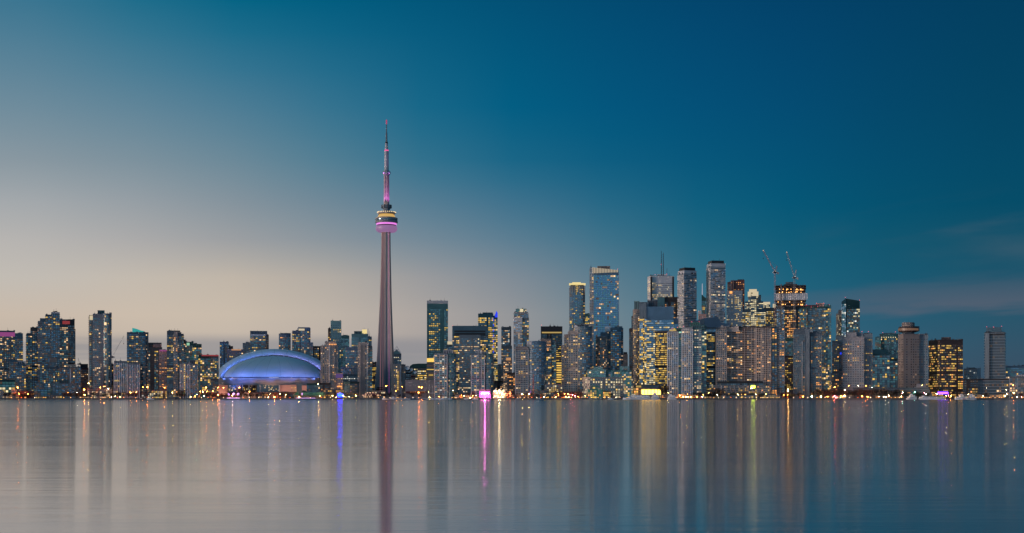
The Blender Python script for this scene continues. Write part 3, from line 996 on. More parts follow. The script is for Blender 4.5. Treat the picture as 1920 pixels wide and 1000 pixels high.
for p_, q_ in zip(fp, fp[1:] + fp[:1]):
    a.quad((p_[0], Yg - 3, p_[1]), (q_[0], Yg - 3, q_[1]), (q_[0], Yg + 60, q_[1]), (p_[0], Yg + 60, p_[1]), W['dkgreen'])
a.build('roof', r)
r = B('parking_building', 'louvered grey base block under the tall lone dark office tower', 'louvered base block', 'parking building', 2560, [
    (800, None, 816, 682, V(ST['office'], wall='dkbeige', bay=20, fh=3.6, wf=.97, hf=.5, glass=('deep',), p=0), {})])
r = B('warehouse', 'blank grey warehouse wall with red lit awnings at its foot', 'blank grey warehouse', 'warehouse', 2320, [
    (760, None, 817, 713.5, V(ST['punch'], wall='grey', p=0), {'blank': 1})])
panel(r, 'vent_panel', 762, 771, 718.5, 721, 2319, M_DSTEEL, 1)
panel(r, 'awning', 761, 800, 734, 737.5, 2316, W['redbrown'], 4)
panel(r, 'awning', 803, 815, 736, 739, 2316, W['ltgrey'], 4)
for k in range(9):
    panel(r, 'awning_lamp', 762 + k * 4.1, 763 + k * 4.1, 734.6, 735.6, 2315.2, LIT['o'][2], .5)
B('office_building', 'tiny brick block with a flat roof between arena and grey warehouse', 'tiny brick block', 'office block', 2480, [
    (770, None, 779, 705, V(ST['brown'], wall='redbrown', p=.3, pal='wo'), {}), (761, None, 772, 699, V(ST['dark'], p=.1), {'dy': 12})])
r = B('satellite_tower', 'dark rooftop holding white satellite dishes beside the arena', 'dish-topped building', 'office block', 2570, [
    (757, None, 770, 693, V(ST['dark'], p=.08), {})])
for (x_, y_, rr_) in ((764, 690, 4.2), (771.5, 693, 3.0), (778, 698, 3.4)):
    a = MB()
    c = (PX(x_, 2540), 2540, PZ(y_, 2540))
    n = 14
    ring = [(c[0] + rr_ * cos(2 * pi * k / n), c[1] - .5, c[2] + rr_ * sin(2 * pi * k / n)) for k in range(n)]
    for k in range(n):
        a.poly([ring[k], ring[(k + 1) % n], (c[0], c[1] + 1.4, c[2])], M_WHITE)
        a.poly([ring[(k + 1) % n], ring[k], (c[0], c[1] + 1.9, c[2])], M_WHITE)
    a.bar((c[0], c[1] + 1.5, c[2]), (c[0], c[1] + 12, c[2] - rr_), .4, M_STEEL)
    a.build('satellite_dish', r)
r = B('office_tower', 'lone tall dark teal office tower with a pale top band', 'lone dark teal office tower', 'office tower', 2700, [
    (800.5, None, 840, 565, V(ST['office'], wall='teal', bay=4, fh=4.1, hf=.5, wf=.7, glass=('deep', 'dark', 'teal'), p=.15, row=.05, pal='y', run=.7, top=12), {})])
panel(r, 'top_band', 800.5, 840, 564, 569.5, 2699, W['ltgrey'], 1.5)
panel(r, 'lit_floor', 800.5, 815, 672, 679, 2698.5, LIT['y'][2], 1.5, 'bright yellow lit floors')
r = B('condo_tower', 'white balcony condo tower, left one of the pair before the wide black-crowned office', 'left white balcony condo', T, 2285, [
    (815, None, 838, 663, V(ST['condow'], bay=4.5, slab=(1.3, .6, 'ltgrey'), fin=(1.0, .7, 'white', 2), glass=('teal', 'dark'), p=.22, pal='wwc'), {}),
    (836, None, 856, 664, V(ST['condow'], wall='teal', glass=('teal', 'dark', 'deep'), slab=(.7, .3, 'grey'), fin=None, p=.12), {'bulge': 9, 'dy': 1})],
  penthouse=[(831, 849, 656.5, 663.5, 'ltgrey')])
r = B('condo_tower', 'white balcony condo tower, right one of the pair before the wide black-crowned office', 'right white balcony condo', T, 2287, [
    (884, None, 908, 664, V(ST['condow'], bay=4.5, slab=(1.3, .6, 'ltgrey'), fin=(1.0, .7, 'white', 2), glass=('teal', 'dark'), p=.20, pal='wwy'), {}),
    (906, None, 926, 664, V(ST['condow'], wall='teal', glass=('teal', 'dark', 'deep'), slab=(.7, .3, 'grey'), fin=None, p=.1), {'bulge': 9, 'dy': 1})],
  penthouse=[(891, 902, 656.5, 663.5, 'white'), (902, 914, 660, 663.5, 'ltgrey')])
r = B('office_tower', 'short office tower with a glowing cream roof between the lone tower and wide office', 'glow-roofed short tower', 'office tower', 2660, [
    (838, None, 851, 645, V(ST['condod'], wall='slate', p=.18), {})], penthouse=[(839, 849.5, 640.5, 645, M_CREAM, 'lit_roof_box', -1)])
r = B('office_tower', 'wide dark office block with a hollow navy crown and paler centre bay', 'wide navy-crowned office', 'office tower', 2560, [
    (848, None, 914.5, 629, V(ST['office'], wall='charcoal', bay=3.6, fh=3.9, hf=.5, p=.3, row=.3, pal='yw', top=1), {'dy': 3}),
    (861, None, 901, 629, V(ST['office'], wall='slate', bay=2.6, fh=3.7, hf=.5, glass=('dark', 'dark', 'grey'), p=.10, row=.10, pal='wk', top=2), {'dy': -3}),
    (848, None, 914.5, 612, V(ST['office'], wall='navy'), {'dy': 1, 'yb': 629, 'blank': 1})],
  beacons=[(849, 611)])
panel(r, 'crown_recess', 852, 910, 620, 623, 2561.5, W['black'], 3)
panel(r, 'crown_recess', 852, 910, 624.5, 628.5, 2561.5, W['black'], 3)
r = B('office_tower', 'yellow lit office tower with a deep blue glowing spire at its right corner', 'blue-spired yellow tower', 'office tower', 2760, [
    (896.5, None, 925, 589, V(ST['office'], wall='teal', bay=3.4, fh=4.1, wf=.85, hf=.6, p=.48, row=.25, pal='yyk', top=7, glass=('teal', 'dark')), {}),
    (924, None, 933, 593, V(ST['office'], wall='teal', bay=3.4, fh=4.1, wf=.8, hf=.6, p=.55, row=.2, pal='yk', glass=('teal', 'dark')), {'dy': 2})],
  penthouse=[(905, 924, 586.5, 589.5, 'teal')], antennas=[(901, 585.5, 590, .3), (912, 584, 588, .4)], lit=100)
a = MB()
Yc = 2757
fp = [(PX(x_, Yc), Yc, PZ(y_, Yc)) for x_, y_ in [(928, 595), (928, 590), (929.5, 588), (930.2, 583), (933, 587), (933, 595)]]
a.poly(fp[::-1], M_BLUE); a.poly([(p[0], p[1] + 5, p[2]) for p in fp], M_BLUE)
for p_, q_ in zip(fp, fp[1:] + fp[:1]):
    a.quad(p_, q_, (q_[0], q_[1] + 5, q_[2]), (p_[0], p_[1] + 5, p_[2]), M_BLUE)
o = a.build('spire', r); o['label'] = 'deep blue glowing spire'
for k in range(9):
    panel(r, 'blue_light', 924.5, 926, 598 + k * 10, 602 + k * 10, 2757, M_BLUE, 1)
r = B('condo_tower', 'slender dark condo tower right of the blue-spired yellow one', 'slender dark tower', T, 2700, [
    (940, None, 958.5, 614, V(ST['condod'], wall='charcoal', slab=(.4, .3, 'slate'), p=.20, pal='wc'), {}),
    (940, None, 960, 649, V(ST['condod'], wall='slate', p=.1), {'dy': -6}), (940, None, 946, 678, V(ST['punch'], wall='slate', p=.05), {'dy': -10})],
  penthouse=[(941, 944, 612, 614.5, 'ltgrey'), (954, 958, 612, 614.5, 'ltgrey')])
r = B('condo_tower', 'pinkish condo tower with chamfered pale shoulders and lit top', 'chamfered pinkish tower', T, 2650, [
    (963, None, 979, 596, V(ST['condow'], wall='white', slab=(.3, .5, 'white'), fin=None, glass=('grey', 'sky'), hf=.45, p=.12, pal='w'), {}),
    (977, None, 991.5, 596, V(ST['condow'], wall='slate', slab=(.7, .4, 'grey'), fin=None, p=.18), {'dy': 2}),
    (964, None, 990, 586, V(ST['condow'], wall='grey', fin=None, p=.1), {'dy': 1, 'yb': 596}),
    (967, None, 987, 580, V(ST['tealg'], wall='paleteal', p=.2, top=1), {'dy': 3, 'yb': 586})],
  penthouse=[(975, 981, 579.5, 584, LIT['k'][0], 'roof_light', 1)])
r = B('apartment_building', 'narrow orange lit block with a red glowing roof corner', 'orange lit narrow block', 'apartment block', 2500, [
    (944, None, 960, 676, V(ST['brown'], wall='dkbeige', p=.55, pal='wwo', bay=3), {}), (951, None, 966, 700, V(ST['brown'], p=.3, pal='o'), {'dy': -12})])
panel(r, 'crown_light', 949, 958, 671, 676, 2499, LIT['o'][1], 2, 'red and orange lit roof corner')
B('apartment_building', 'low grey block seen in the gap right of the blue-spired yellow tower', 'low grey gap block', 'apartment block', 2800, [
    (925, None, 942, 684, V(ST['punch'], wall='slate', p=.08), {}), (926, None, 950, 715, V(ST['brown'], p=.25, pal='wo'), {'dy': -120})])
r = B('condo_tower', 'broad curved waterfront condo with a pale left wing and dark blue bow front', 'curved blue-fronted condo', T, 2280, [
    (967, None, 990, 651, V(ST['beigeb'], wall='dkbeige', bay=4.2, slab=(1.4, .5, 'ltgrey'), fin=(.9, .5, 'ltgrey', 3), p=.12), {}),
    (988, None, 1024, 641, V(ST['condod'], wall='blue', glass=('dark', 'blue', 'deep'), slab=(.6, .5, 'grey'), p=.08), {'bulge': 16, 'dy': -3}),
    (1015, None, 1034, 659, V(ST['tealg'], wall='dkgreen', glass=('deep', 'dark'), slab=(.5, .45, 'slate'), p=.1), {'dy': 9})],
  penthouse=[(987, 1014, 640, 646, 'grey'), (988, 992, 641, 651, 'pink')])
r = B('office_tower', 'black office tower with yellow lit floor rows', 'yellow-rowed black office', 'office tower', 2650, [
    (1014, None, 1054.5, 613, V(ST['dark'], bay=3.2, fh=3.9, hf=.42, p=.06, row=.30, pal='y', top=11), {})],
  beacons=[(1015, 610), (1053, 614)], lit=100)
panel(r, 'lit_floor', 1016, 1053, 622.5, 625, 2649, LIT['y'][1], 1.2, 'yellow lit floor under the roof')
r = B('condo_tower', 'orange and grey balcony tower half in front of the yellow-rowed black office', 'orange balcony tower', T, 2450, [
    (1014, None, 1033, 637, V(ST['beigeb'], wall='dkbeige', slab=(1.1, .6, 'beige'), p=.26, pal='ow'), {}),
    (1031, None, 1042.5, 641, V(ST['condo'], wall='slate', slab=(.8, .4, 'paleteal'), p=.16, pal='yw'), {'dy': 2})],
  penthouse=[(1013, 1033, 636, 640, 'beige')])
for k in range(9):
    panel(r, 'lit_floor', 1043.5, 1053, 680 + k * 4.4, 682.3 + k * 4.4, 2560, LIT['y'][(k % 2) * 2], 1.2, 'yellow lit floor')
B('condo_tower', 'sliver of a pale balcony tower left of the stepped beige and blue condo', 'pale sliver tower', T, 2500, [
    (1053, None, 1062, 648, V(ST['beigeb'], wall='beige', slab=(.9, .6, 'beige'), p=.2), {})])
r = B('condo_tower', 'slim tower with a flat yellow glowing roof canopy left of the tallest glass one', 'yellow-canopied tower', T, 2800, [
    (1068, None, 1097, 538, V(ST['condow'], wall='blue', slab=(.6, .5, 'grey'), fin=None, glass=('blue', 'dark', 'teal'), p=.14, pal='yw', top=1), {'bulge': 5}),
    (1068, None, 1073, 538, V(ST['condow'], wall='grey', slab=(1, .8, 'ltgrey'), fin=None, p=.1, pal='y'), {'dy': 1})],
  penthouse=[(1070, 1095, 532, 538, 'grey'), (1067, 1098, 531.2, 533, M_YEL, 'roof_canopy', 0), (1073, 1089, 529.5, 531.5, M_YEL, 'roof_light', 4)])
for k in range(7):
    panel(r, 'crown_column', 1068.5 + k * 4.4, 1069.9 + k * 4.4, 537, 549, 2794, W['beige'], 1.5)
for k in range(4):
    panel(r, 'lit_floor', 1079 + (k % 2), 1084, 535 + k * 3.4, 536.8 + k * 3.4, 2793, LIT['y'][1], 1)
r = B('condo_tower', 'tallest blue glass tower with a slanted top of glowing vertical stripes', 'tallest blue glass tower', T, 2750, [
    (1111, None, 1160, 512, V(ST['glass'], wall='blue', bay=3.4, fh=3.9, glass=('blue', 'blue', 'blue', 'teal'), fin=(.5, .45, 'grey', 3), p=.055, pal='w', top=1), {}),
    (1106, None, 1113, 503, V(ST['beigeb'], wall='ltgrey', slab=(.9, .7, 'white'), p=.10), {'dy': 1.5})],
  penthouse=[(1120, 1144, 499.5, 504, 'dkbeige')], beacons=[(1158, 505)], lit=90)
n = 17
for k in range(n):
    xa = 1111 + k * 49 / n
    yt_ = 501.5 + 5.5 * k / n
    panel(r, 'crown_stripe', xa, xa + 1.7, yt_, 512.5 - (k * 2.0 / n), 2749, E_('stripe', 1.0, .80, .55, .50), 2, 'cream lit vertical stripe')
    panel(r, 'crown_panel', xa + 1.7, xa + 49 / n, yt_ + .4, 513, 2750.2, W['navy'], 2)
B('office_tower', 'small teal tower top in the slot left of the tallest glass one', 'slot teal tower', 'office tower', 2920, [
    (1096, None, 1108, 589, V(ST['tealg'], wall='teal', p=.2, pal='y', row=.2), {})])
r = B('condo_tower', 'stepped waterfront condo with beige balconies left and dark blue glass right', 'stepped beige and blue condo', T, 2295, [
    (1058, None, 1071, 628, V(ST['beigeb'], wall='dkbeige', slab=(1.5, .55, 'beige'), p=.12), {'dy': 3}),
    (1066, None, 1083, 621, V(ST['beigeb'], wall='beige', slab=(1.5, .6, 'beige'), fin=(.9, .6, 'beige', 3), p=.10), {}),
    (1080, None, 1110, 613, V(ST['condod'], wall='navy', glass=('dark', 'blue', 'deep'), slab=(.7, .5, 'grey'), p=.12), {'bulge': 12, 'dy': -4})],
  penthouse=[(1077, 1105, 608.5, 614, 'slate'), (1077, 1082, 610, 620, 'white')])
bumps(r, 1085, 1104, 609, 2295, 4, 21, 1.8)
r = B('condo_tower', 'rounded waterfront condo above the old beige terminal with white roof cylinder', 'rounded condo over the terminal', T, 2325, [
    (1117, None, 1138, 632, V(ST['beigeb'], wall='dkbeige', slab=(1.5, .6, 'beige'), p=.22, pal='wo'), {'bulge': 8}),
    (1126, None, 1150, 624, V(ST['condod'], wall='navy', slab=(1.0, .4, 'grey'), p=.14), {'dy': 2}),
    (1137, None, 1168.5, 616, V(ST['condod'], wall='navy', glass=('dark', 'blue', 'deep'), slab=(.8, .35, 'slate'), p=.12), {'bulge': 13, 'dy': -3})])
a = MB()
a.lathe([(7.5, PZ(622, 2332)), (7.5, PZ(613, 2332)), (1, PZ(612.5, 2332))], PX(1142, 2332), 2332, W['white'], 16)
a.build('roof_cylinder', r)
panel(r, 'penthouse', 1152, 1167, 612, 617, 2334, W['navy'], 12)
r = B('terminal', 'long old beige terminal building with rows of yellow windows by the tour boat', 'old beige terminal', 'terminal building', 2245, [
    (1092, 1106, 1187, 708, V(ST['punch'], wall='beige', bay=4.6, fh=4.3, wf=.62, hf=.55, p=.55, pal='kyk', glass=('grey', 'dark', 'teal'), top=1.5), {'alpha': radians(20)})], lit=100)
B('terrace_block', 'teal glass penthouse terraces stacked on top of the old beige terminal', 'teal terraces', 'apartment block', 2262, [
    (1101, None, 1136, 694, V(ST['tealg'], wall='paleteal', slab=(.6, .4, 'paleteal'), p=.2), {}),
    (1113, None, 1130, 689, V(ST['tealg'], wall='paleteal', p=.25, pal='g'), {'dy': 3}),
    (1134, None, 1184, 695, V(ST['tealg'], wall='teal', slab=(.8, .4, 'paleteal'), p=.18), {'dy': 1}),
    (1162, None, 1180, 688, V(ST['tealg'], wall='paleteal', p=.12), {'dy': 4})], lit=30)
r = B('glass_pavilion', 'stepped green glass annex glowing yellow at the corner of the beige terminal', 'green glass annex', 'pavilion', 2215, [
    (1102, None, 1131, 731, V(ST['tealg'], wall='green', bay=4, fh=3.6, p=.7, pal='yyo', top=.8), {}),
    (1111, None, 1122, 724.5, V(ST['tealg'], wall='green', bay=4, fh=3.6, p=.5, pal='yg', top=.8), {'dy': 2}),
    (1120, None, 1145, 734, V(ST['tealg'], wall='dkgreen', bay=3, fh=3.4, p=.8, pal='yo', top=.8), {'dy': 3})])
B('condo_tower', 'small pinkish tower between the rounded condo and the dark slivers', 'small pinkish tower', T, 2540, [
    (1167, None, 1177, 665, V(ST['punch'], wall='dkbeige', wf=.4, p=.08), {}), (1169, None, 1176, 661.5, V(ST['dark'], p=0), {'dy': 2, 'blank': 1})])
B('office_tower', 'two narrow black slab towers left of the yellow lit glass office', 'narrow black slabs', 'office tower', 2650, [
    (1184, None, 1190, 594, V(ST['dark'], p=.01), {}), (1179.5, None, 1186, 617, V(ST['dark'], wall='brown', p=.03), {'dy': -3})])
r = B('condo_tower', 'balconied tower with a mint green glass box top beside the yellow lit office', 'mint-topped balcony tower', T, 2500, [
    (1187, None, 1206, 581, V(ST['beigeb'], wall='dkbeige', slab=(1.6, .7, 'dkbeige'), p=.35, pal='yw', low=.3), {'bulge': 8})],
  penthouse=[(1189, 1199, 565, 581, 'paleteal')])
r = B('office_tower', 'broad blue glass office blazing with yellow and cream lit floors', 'blazing glass office', 'office tower', 2400, [
    (1199, None, 1212, 570, V(ST['glass'], wall='slate', glass=('grey', 'blue', 'sky'), p=.40, pal='yk', run=.6, top=24, low=.7), {'dy': 2}),
    (1206, None, 1263, 576, V(ST['glass'], wall='blue', bay=3.6, fh=3.9, hf=.6, glass=('blue', 'blue', 'sky'), p=.38, row=.10, pal='kkyy', run=.9, top=20, low=.5), {}),
    (1228, None, 1257, 622, V(ST['glass'], wall='brown', bay=2.4, fh=3.7, wf=.9, hf=.55, glass=('brown', 'dark', 'blue'), p=.55, row=.35, pal='yyy', run=.8), {'dy': -1.5}),
    (1256, None, 1272, 598, V(ST['glass'], wall='blue', glass=('blue', 'dark'), p=.22, pal='yo', row=.1, top=10), {'dy': 3})],
  penthouse=[(1198, 1216, 567, 576, 'slate'), (1214, 1233, 563.5, 577, 'charcoal', 'penthouse', 9)], lit=100)
panel(r, 'wall_pier', 1205.5, 1208, 594, 736, 2397, W['charcoal'], 1)
for k in range(30):
    panel(r, 'window', 1205.9, 1207.8, 598 + k * 4.4, 600.6 + k * 4.4, 2396.4, LIT['y'][k % 3], .6, 'yellow lit stairwell window') if k % 4 != 3 else None
r = B('lobby_pavilion', 'glowing yellow glass lobby behind the tour boats', 'glowing lobby pavilion', 'pavilion', 2300, [
    (1184, None, 1240, 722, V(ST['office'], wall='dkbeige', bay=4, fh=4.2, wf=.9, hf=.7, p=.75, pal='yyo', top=.5, glass=('brown',)), {}),
    (1202, None, 1240, 724, V(ST['office'], wall='grey'), {'dy': -9, 'yb': 729.5, 'blank': 1})])
M_BAY = E_('bay', 1, .52, .09, 6.0)
for k in range(6):
    panel(r, 'lit_bay', 1203 + k * 6.1, 1208 + k * 6.1, 731, 740, 2292, M_BAY, 1, 'tall yellow lit bay')
r = B('office_tower', 'white marble office tower with dark corners and twin mast antennas', 'white mast-topped tower', 'office tower', 3100, [
    (1214, 1220, 1264, 518, V(ST['office'], wall='white', bay=3.0, fh=4.6, wf=.62, hf=.42, glass=('dark', 'deep'), p=.15, row=.42, pal='yk', top=10), {'alpha': radians(14)})],
  antennas=[(1240, 471, 518, 1.0), (1244, 474, 518, 1.0), (1250.5, 503, 518, .6), (1231, 512, 518, .4), (1255, 512, 518, .4)], beacons=[(1228, 515), (1250, 514), (1239.5, 496)], lit=100)
panel(r, 'penthouse', 1232, 1251, 514.5, 519, 3108, W['ltgrey'], 14)
panel(r, 'corner_strip', 1219.5, 1223, 519, 620, 3097, W['black'], 2)
panel(r, 'corner_strip', 1260.5, 1264, 519, 620, 3106, W['black'], 2)
for k in range(9):
    a = MB()
    Ya = 3108
    a.bar((PX(1240, Ya), Ya, PZ(512 - k * 4, Ya)), (PX(1244, Ya), Ya, PZ(508 - k * 4, Ya)), .25, M_DSTEEL)
    a.build('mast_brace', r)
r = B('office_tower', 'black office tower with a teal left face and orange lit floors', 'teal-sided black tower', 'office tower', 2900, [
    (1233, None, 1246, 558, V(ST['tealg'], wall='paleteal'), {'blank': 1}),
    (1244, None, 1272, 558, V(ST['dark'], wall='brown', bay=3.4, hf=.45, p=.22, row=.1, pal='oy', top=7), {'dy': 2})])
for nm_, Yt, off, lab, sh in (('condo_tower', 2600, 0, 'left one of the two matching black-capped towers with jagged balconies', 'left black-capped tower'),
                              ('condo_tower', 2610, 54, 'right taller one of the two matching black-capped towers with jagged balconies', 'right black-capped tower')):
    dy_ = -13 if off else 0
    r = B(nm_, lab, sh, T, Yt, [
        (1271 + off, 1283 + (off - 4 if off else 0), 1306 + off, 514 + dy_, V(ST['condow'], wall='navy', bay=3.6, fh=3.3, slab=(1.0, .95, 'ltgrey'), fin=None, glass=('deep', 'blue', 'deep'), p=.05, pal='wk', top=1), {}),
    ], lit=60, antennas=[(1284 + off, 499 + dy_, 503 + dy_, .3), (1295 + off, 498 + dy_, 503 + dy_, .3)])
    xc_ = 1283 + (off - 4 if off else 0)
    ch, bk = plan(1271 + off, xc_, 1306 + off, Yt)
    a = MB()
    A_, C_, B_ = ch
    D_ = bk[0]
    a.prism([A_, C_, B_, D_], PZ(514 + dy_, Yt), PZ(507 + dy_, Yt), W['ltgrey'])
    a.build('parapet_band', r)
    mid = ((A_[0] + B_[0]) / 2, (A_[1] + B_[1]) / 2)
    q = [(mid[0] + (p[0] - mid[0]) * .86, mid[1] + (p[1] - mid[1]) * .86) for p in (A_, C_, B_, D_)]
    a = MB()
    a.prism(q, PZ(508 + dy_, Yt), PZ(501.5 + dy_, Yt), W['black'])
    a.build('black_cap', r)
    # jagged balcony pieces, left face painted paler for the sunlight on it
    rg = random.Random(off + 3)
    nf = int((PZ(514 + dy_, Yt) - GZ) / 3.3)
    rest = MB()
    cnt = 0
    for i in range(nf):
        for P, Q, dens in ((A_, C_, .75), (C_, B_, .35)):
            d, n_, l = offs(P, Q)
            z = PZ(514 + dy_, Yt) - 3.3 * (i + 1)
            s = 0
            while s < l - 2:
                wv = rg.uniform(3, 9)
                if rg.random() < dens:
                    cnt += 1
                    a = MB() if cnt <= 100 else rest
                    a.obox(P, d, n_, s, min(l, s + wv), .2, 1.5, z - .1, z + 1.15, W['white'] if dens > .5 else W['ltgrey'])
                    if cnt <= 100:
                        a.build('balcony', r)
                s += wv + .2
    rest.build('balconies', r)['kind'] = 'stuff'
r = B('office_tower', 'dark blade-shaped tower with a thin white spire between the black-capped pair', 'spired blade tower', 'office tower', 3000, [
    (1315.5, None, 1324.5, 553, V(ST['tealg'], wall='dkgreen', p=.03), {'ytr': 560})], antennas=[(1316.8, 541, 560, 1.2)])
a = MB()
a.bar((PX(1316.8, 3004), 3004, PZ(553, 3004)), (PX(1316.8, 3004), 3004, PZ(532, 3004)), (1.0, .7), E_('spire_white', .8, .75, .9, .45), 6)
a.build('spire_tip', r)
B('office_tower', 'orange and pink stone block at the foot of the spired blade tower', 'orange stone block', 'office block', 2800, [
    (1310, None, 1326, 590, V(ST['punch'], wall='pink', p=.05), {}), (1309, None, 1315, 584, V(ST['punch'], wall='white', p=.02), {'dy': 2})])
# twin white condos
r = B('condo_tower', 'white columned waterfront condo with a small green roof, left of its taller twin', 'left white-columned condo', T, 2275, [
    (1252, None, 1271, 622, V(ST['fins'], wall='grey', bay=3.4, fin=(.9, 1.0, 'white', 1), slab=(.5, .5, 'ltgrey'), p=.10, pal='wy'), {}),
    (1270, None, 1279, 620, V(ST['tealg'], wall='teal', glass=('dark', 'teal'), slab=(.6, .4, 'grey'), p=.06), {'dy': 4})],
  penthouse=[(1255, 1268, 618, 622, LIT['y'][1], 'lit_roof_edge', 2), (1266, 1279, 615.5, 622, 'green')], beacons=[(1260, 616), (1270, 614)])
r = B('condo_tower', 'taller white columned waterfront condo with green roof and deep teal right side', 'right white-columned condo', T, 2265, [
    (1279, None, 1298, 615, V(ST['fins'], wall='grey', bay=3.4, fin=(.9, 1.0, 'white', 1), slab=(.5, .5, 'ltgrey'), p=.10, pal='wy'), {}),
    (1297, None, 1315, 612, V(ST['punch'], wall='slate', bay=4, wf=.65, glass=('dark', 'teal', 'deep'), slab=(.5, .4, 'ltgrey'), p=.15, pal='kw'), {'dy': 2}),
    (1313, None, 1324.5, 612, V(ST['tealg'], wall='teal', glass=('deep', 'teal'), p=.18, pal='yk'), {'dy': 7})],
  penthouse=[(1294, 1312, 605.5, 612, 'green'), (1299, 1322, 610, 616, 'teal', 'penthouse', .2)], beacons=[(1282, 612), (1297, 603.5), (1311, 603.5)])
r = B('office_tower', 'blue glass office with a big slanted roof facet behind the white columned condos', 'slant-roofed blue office', 'office tower', 2450, [
    (1322, None, 1346, 624, V(ST['office'], wall='black', fh=3.8, bay=3, hf=.45, p=.2, row=.42, pal='yyk'), {}),
    (1300, None, 1368, 612, V(ST['glass'], wall='blue', glass=('blue', 'dark'), p=.15, pal='k'), {'dy': 3})])
a = MB()
Yg = 2449
fa = [(1296, 612), (1300, 603), (1321, 597), (1321, 614)]
fb = [(1321, 614), (1321, 597), (1347, 594), (1352, 606), (1368, 607), (1368, 615)]
for ff, mt in ((fa, W['grey']), (fb, W['blue'])):
    q = [(PX(x_, Yg), PZ(y_, Yg)) for x_, y_ in ff]
    a.poly([(p[0], Yg, p[1]) for p in q][::-1], mt); a.poly([(p[0], Yg + 25, p[1]) for p in q], mt)
    for p_, q_ in zip(q, q[1:] + q[:1]):
        a.quad((p_[0], Yg, p_[1]), (q_[0], Yg, q_[1]), (q_[0], Yg + 25, q_[1]), (p_[0], Yg + 25, p_[1]), mt)
a.build('slanted_roof', r)
r = B('condo_complex', 'very wide beige concrete waterfront complex with gridded balconies', 'wide gridded complex', 'apartment complex', 2275, [
    (1343, None, 1362, 616, V(ST['beigeb'], wall='dkbeige', bay=3.4, slab=(1.3, .7, 'beige'), fin=(1.0, .7, 'beige', 1), p=.10, pal='wo'), {'dy': 3}),
    (1359, None, 1417, 613, V(ST['beigeb'], wall='brown', bay=3.8, fh=3.1, slab=(1.3, .6, 'beige'), fin=(1.0, .6, 'beige', 3), p=.15, pal='owwy', glass=('deep', 'brown'), run=.6), {'dy': 9}),
    (1415, None, 1430, 614, V(ST['beigeb'], wall='brown', bay=3.4, slab=(1.3, .6, 'beige'), fin=(1.0, .8, 'beige', 1), p=.12, pal='ow', glass=('deep', 'brown')), {'dy': 4}),
    (1429, None, 1445, 613, V(ST['beigeb'], wall='brown', bay=3.2, slab=(1.3, .6, 'beige'), fin=(1.0, .8, 'beige', 1), p=.12, pal='ow', glass=('deep',)), {}),
    (1443, None, 1470.5, 613, V(ST['beigeb'], wall='charcoal', bay=4.4, fh=3.7, slab=(1.3, .7, 'grey'), fin=(1.0, .5, 'grey', 3), p=.16, pal='oy', glass=('dark', 'blue', 'deep'), run=.7), {'dy': 4})],
  penthouse=[(1359, 1385, 612, 621, 'beige', 'plain_parapet', 6.5), (1350, 1361, 613, 617, 'beige'), (1352, 1356, 610, 616, 'beige')], lit=100)
r = B('podium', 'dark terraced podium with slanted concrete struts below the wide gridded complex', 'strutted podium', 'podium', 2250, [
    (1330, None, 1443, 723.5, V(ST['beigeb'], wall='charcoal', slab=(.6, .7, 'grey'), p=.22, pal='yoo', bay=3.5, glass=('deep',), top=.5), {}),
    (1345, None, 1430, 716, V(ST['dark'], wall='black', p=.12, pal='o'), {'dy': 14})])
for k in range(11):
    a = MB()
    x_ = 1352 + k * 8.2
    a.bar((PX(x_, 2248), 2247.5, PZ(724.5, 2248)), (PX(x_ + 4.5, 2240), 2240, PZ(743, 2240)), .7, W['grey'])
    a.build('strut', r)
r = B('office_tower', 'dark red granite tower with dim orange windows on its upper floors', 'dark red tower', 'office tower', 3200, [
    (1364, None, 1370, 530, V(ST['brown'], wall='redbrown', p=.15, pal='o'), {'dy': 2}),
    (1370, None, 1396, 526.5, V(ST['brown'], wall='redbrown', bay=4, fh=4.3, hf=.4, wf=.4, p=.18, pal='o', glass=('brown',)), {})],
  penthouse=[(1383, 1395, 524.5, 527, 'black')])
panel(r, 'pale_rib', 1370, 1371.5, 527, 560, 3198, W['pink'], 2)
panel(r, 'pale_rib', 1374, 1375.3, 527, 560, 3198, W['pink'], 2)
r = B('office_tower', 'grey office tower with an orange logo light in front of the dark red tower', 'orange-lit grey office', 'office tower', 2900, [
    (1362, None, 1392, 546, V(ST['punch'], wall='ltgrey', bay=3.4, fh=4.1, wf=.55, hf=.4, p=.20, row=.15, pal='yk', top=8), {})])
panel(r, 'logo_light', 1368, 1373, 546.5, 550.5, 2898, LIT['o'][2], 1, 'orange lit logo panel')
r = B('office_tower', 'stepped ziggurat tower with a glowing cream crown', 'cream-crowned ziggurat', 'office tower', 2950, [
    (1392, None, 1435.5, 580, V(ST['office'], wall='slate', bay=3.5, fh=4.0, hf=.5, p=.25, row=.35, pal='kky', glass=('dark', 'grey')), {}),
    (1397, None, 1431, 566, V(ST['office'], wall='slate', bay=3.5, fh=4.0, hf=.5, p=.25, row=.3, pal='kk', glass=('dark', 'grey')), {'dy': 3, 'yb': 584}),
    (1403, None, 1427, 554, V(ST['office'], wall='slate', bay=3.5, fh=4.0, hf=.5, p=.2, row=.2, pal='kk', glass=('dark', 'grey')), {'dy': 6, 'yb': 570}),
    (1408, None, 1418, 556, V(ST['office'], wall='grey', bay=4, fh=4.0, hf=.55, p=.9, pal='k'), {'dy': -3})],
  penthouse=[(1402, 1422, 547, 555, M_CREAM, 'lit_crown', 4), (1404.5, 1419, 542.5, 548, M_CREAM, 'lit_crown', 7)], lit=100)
for xx in (1408, 1416):
    panel(r, 'crown_opening', xx, xx + 3.2, 549, 550.8, 2953.5, W['brown'], 1)
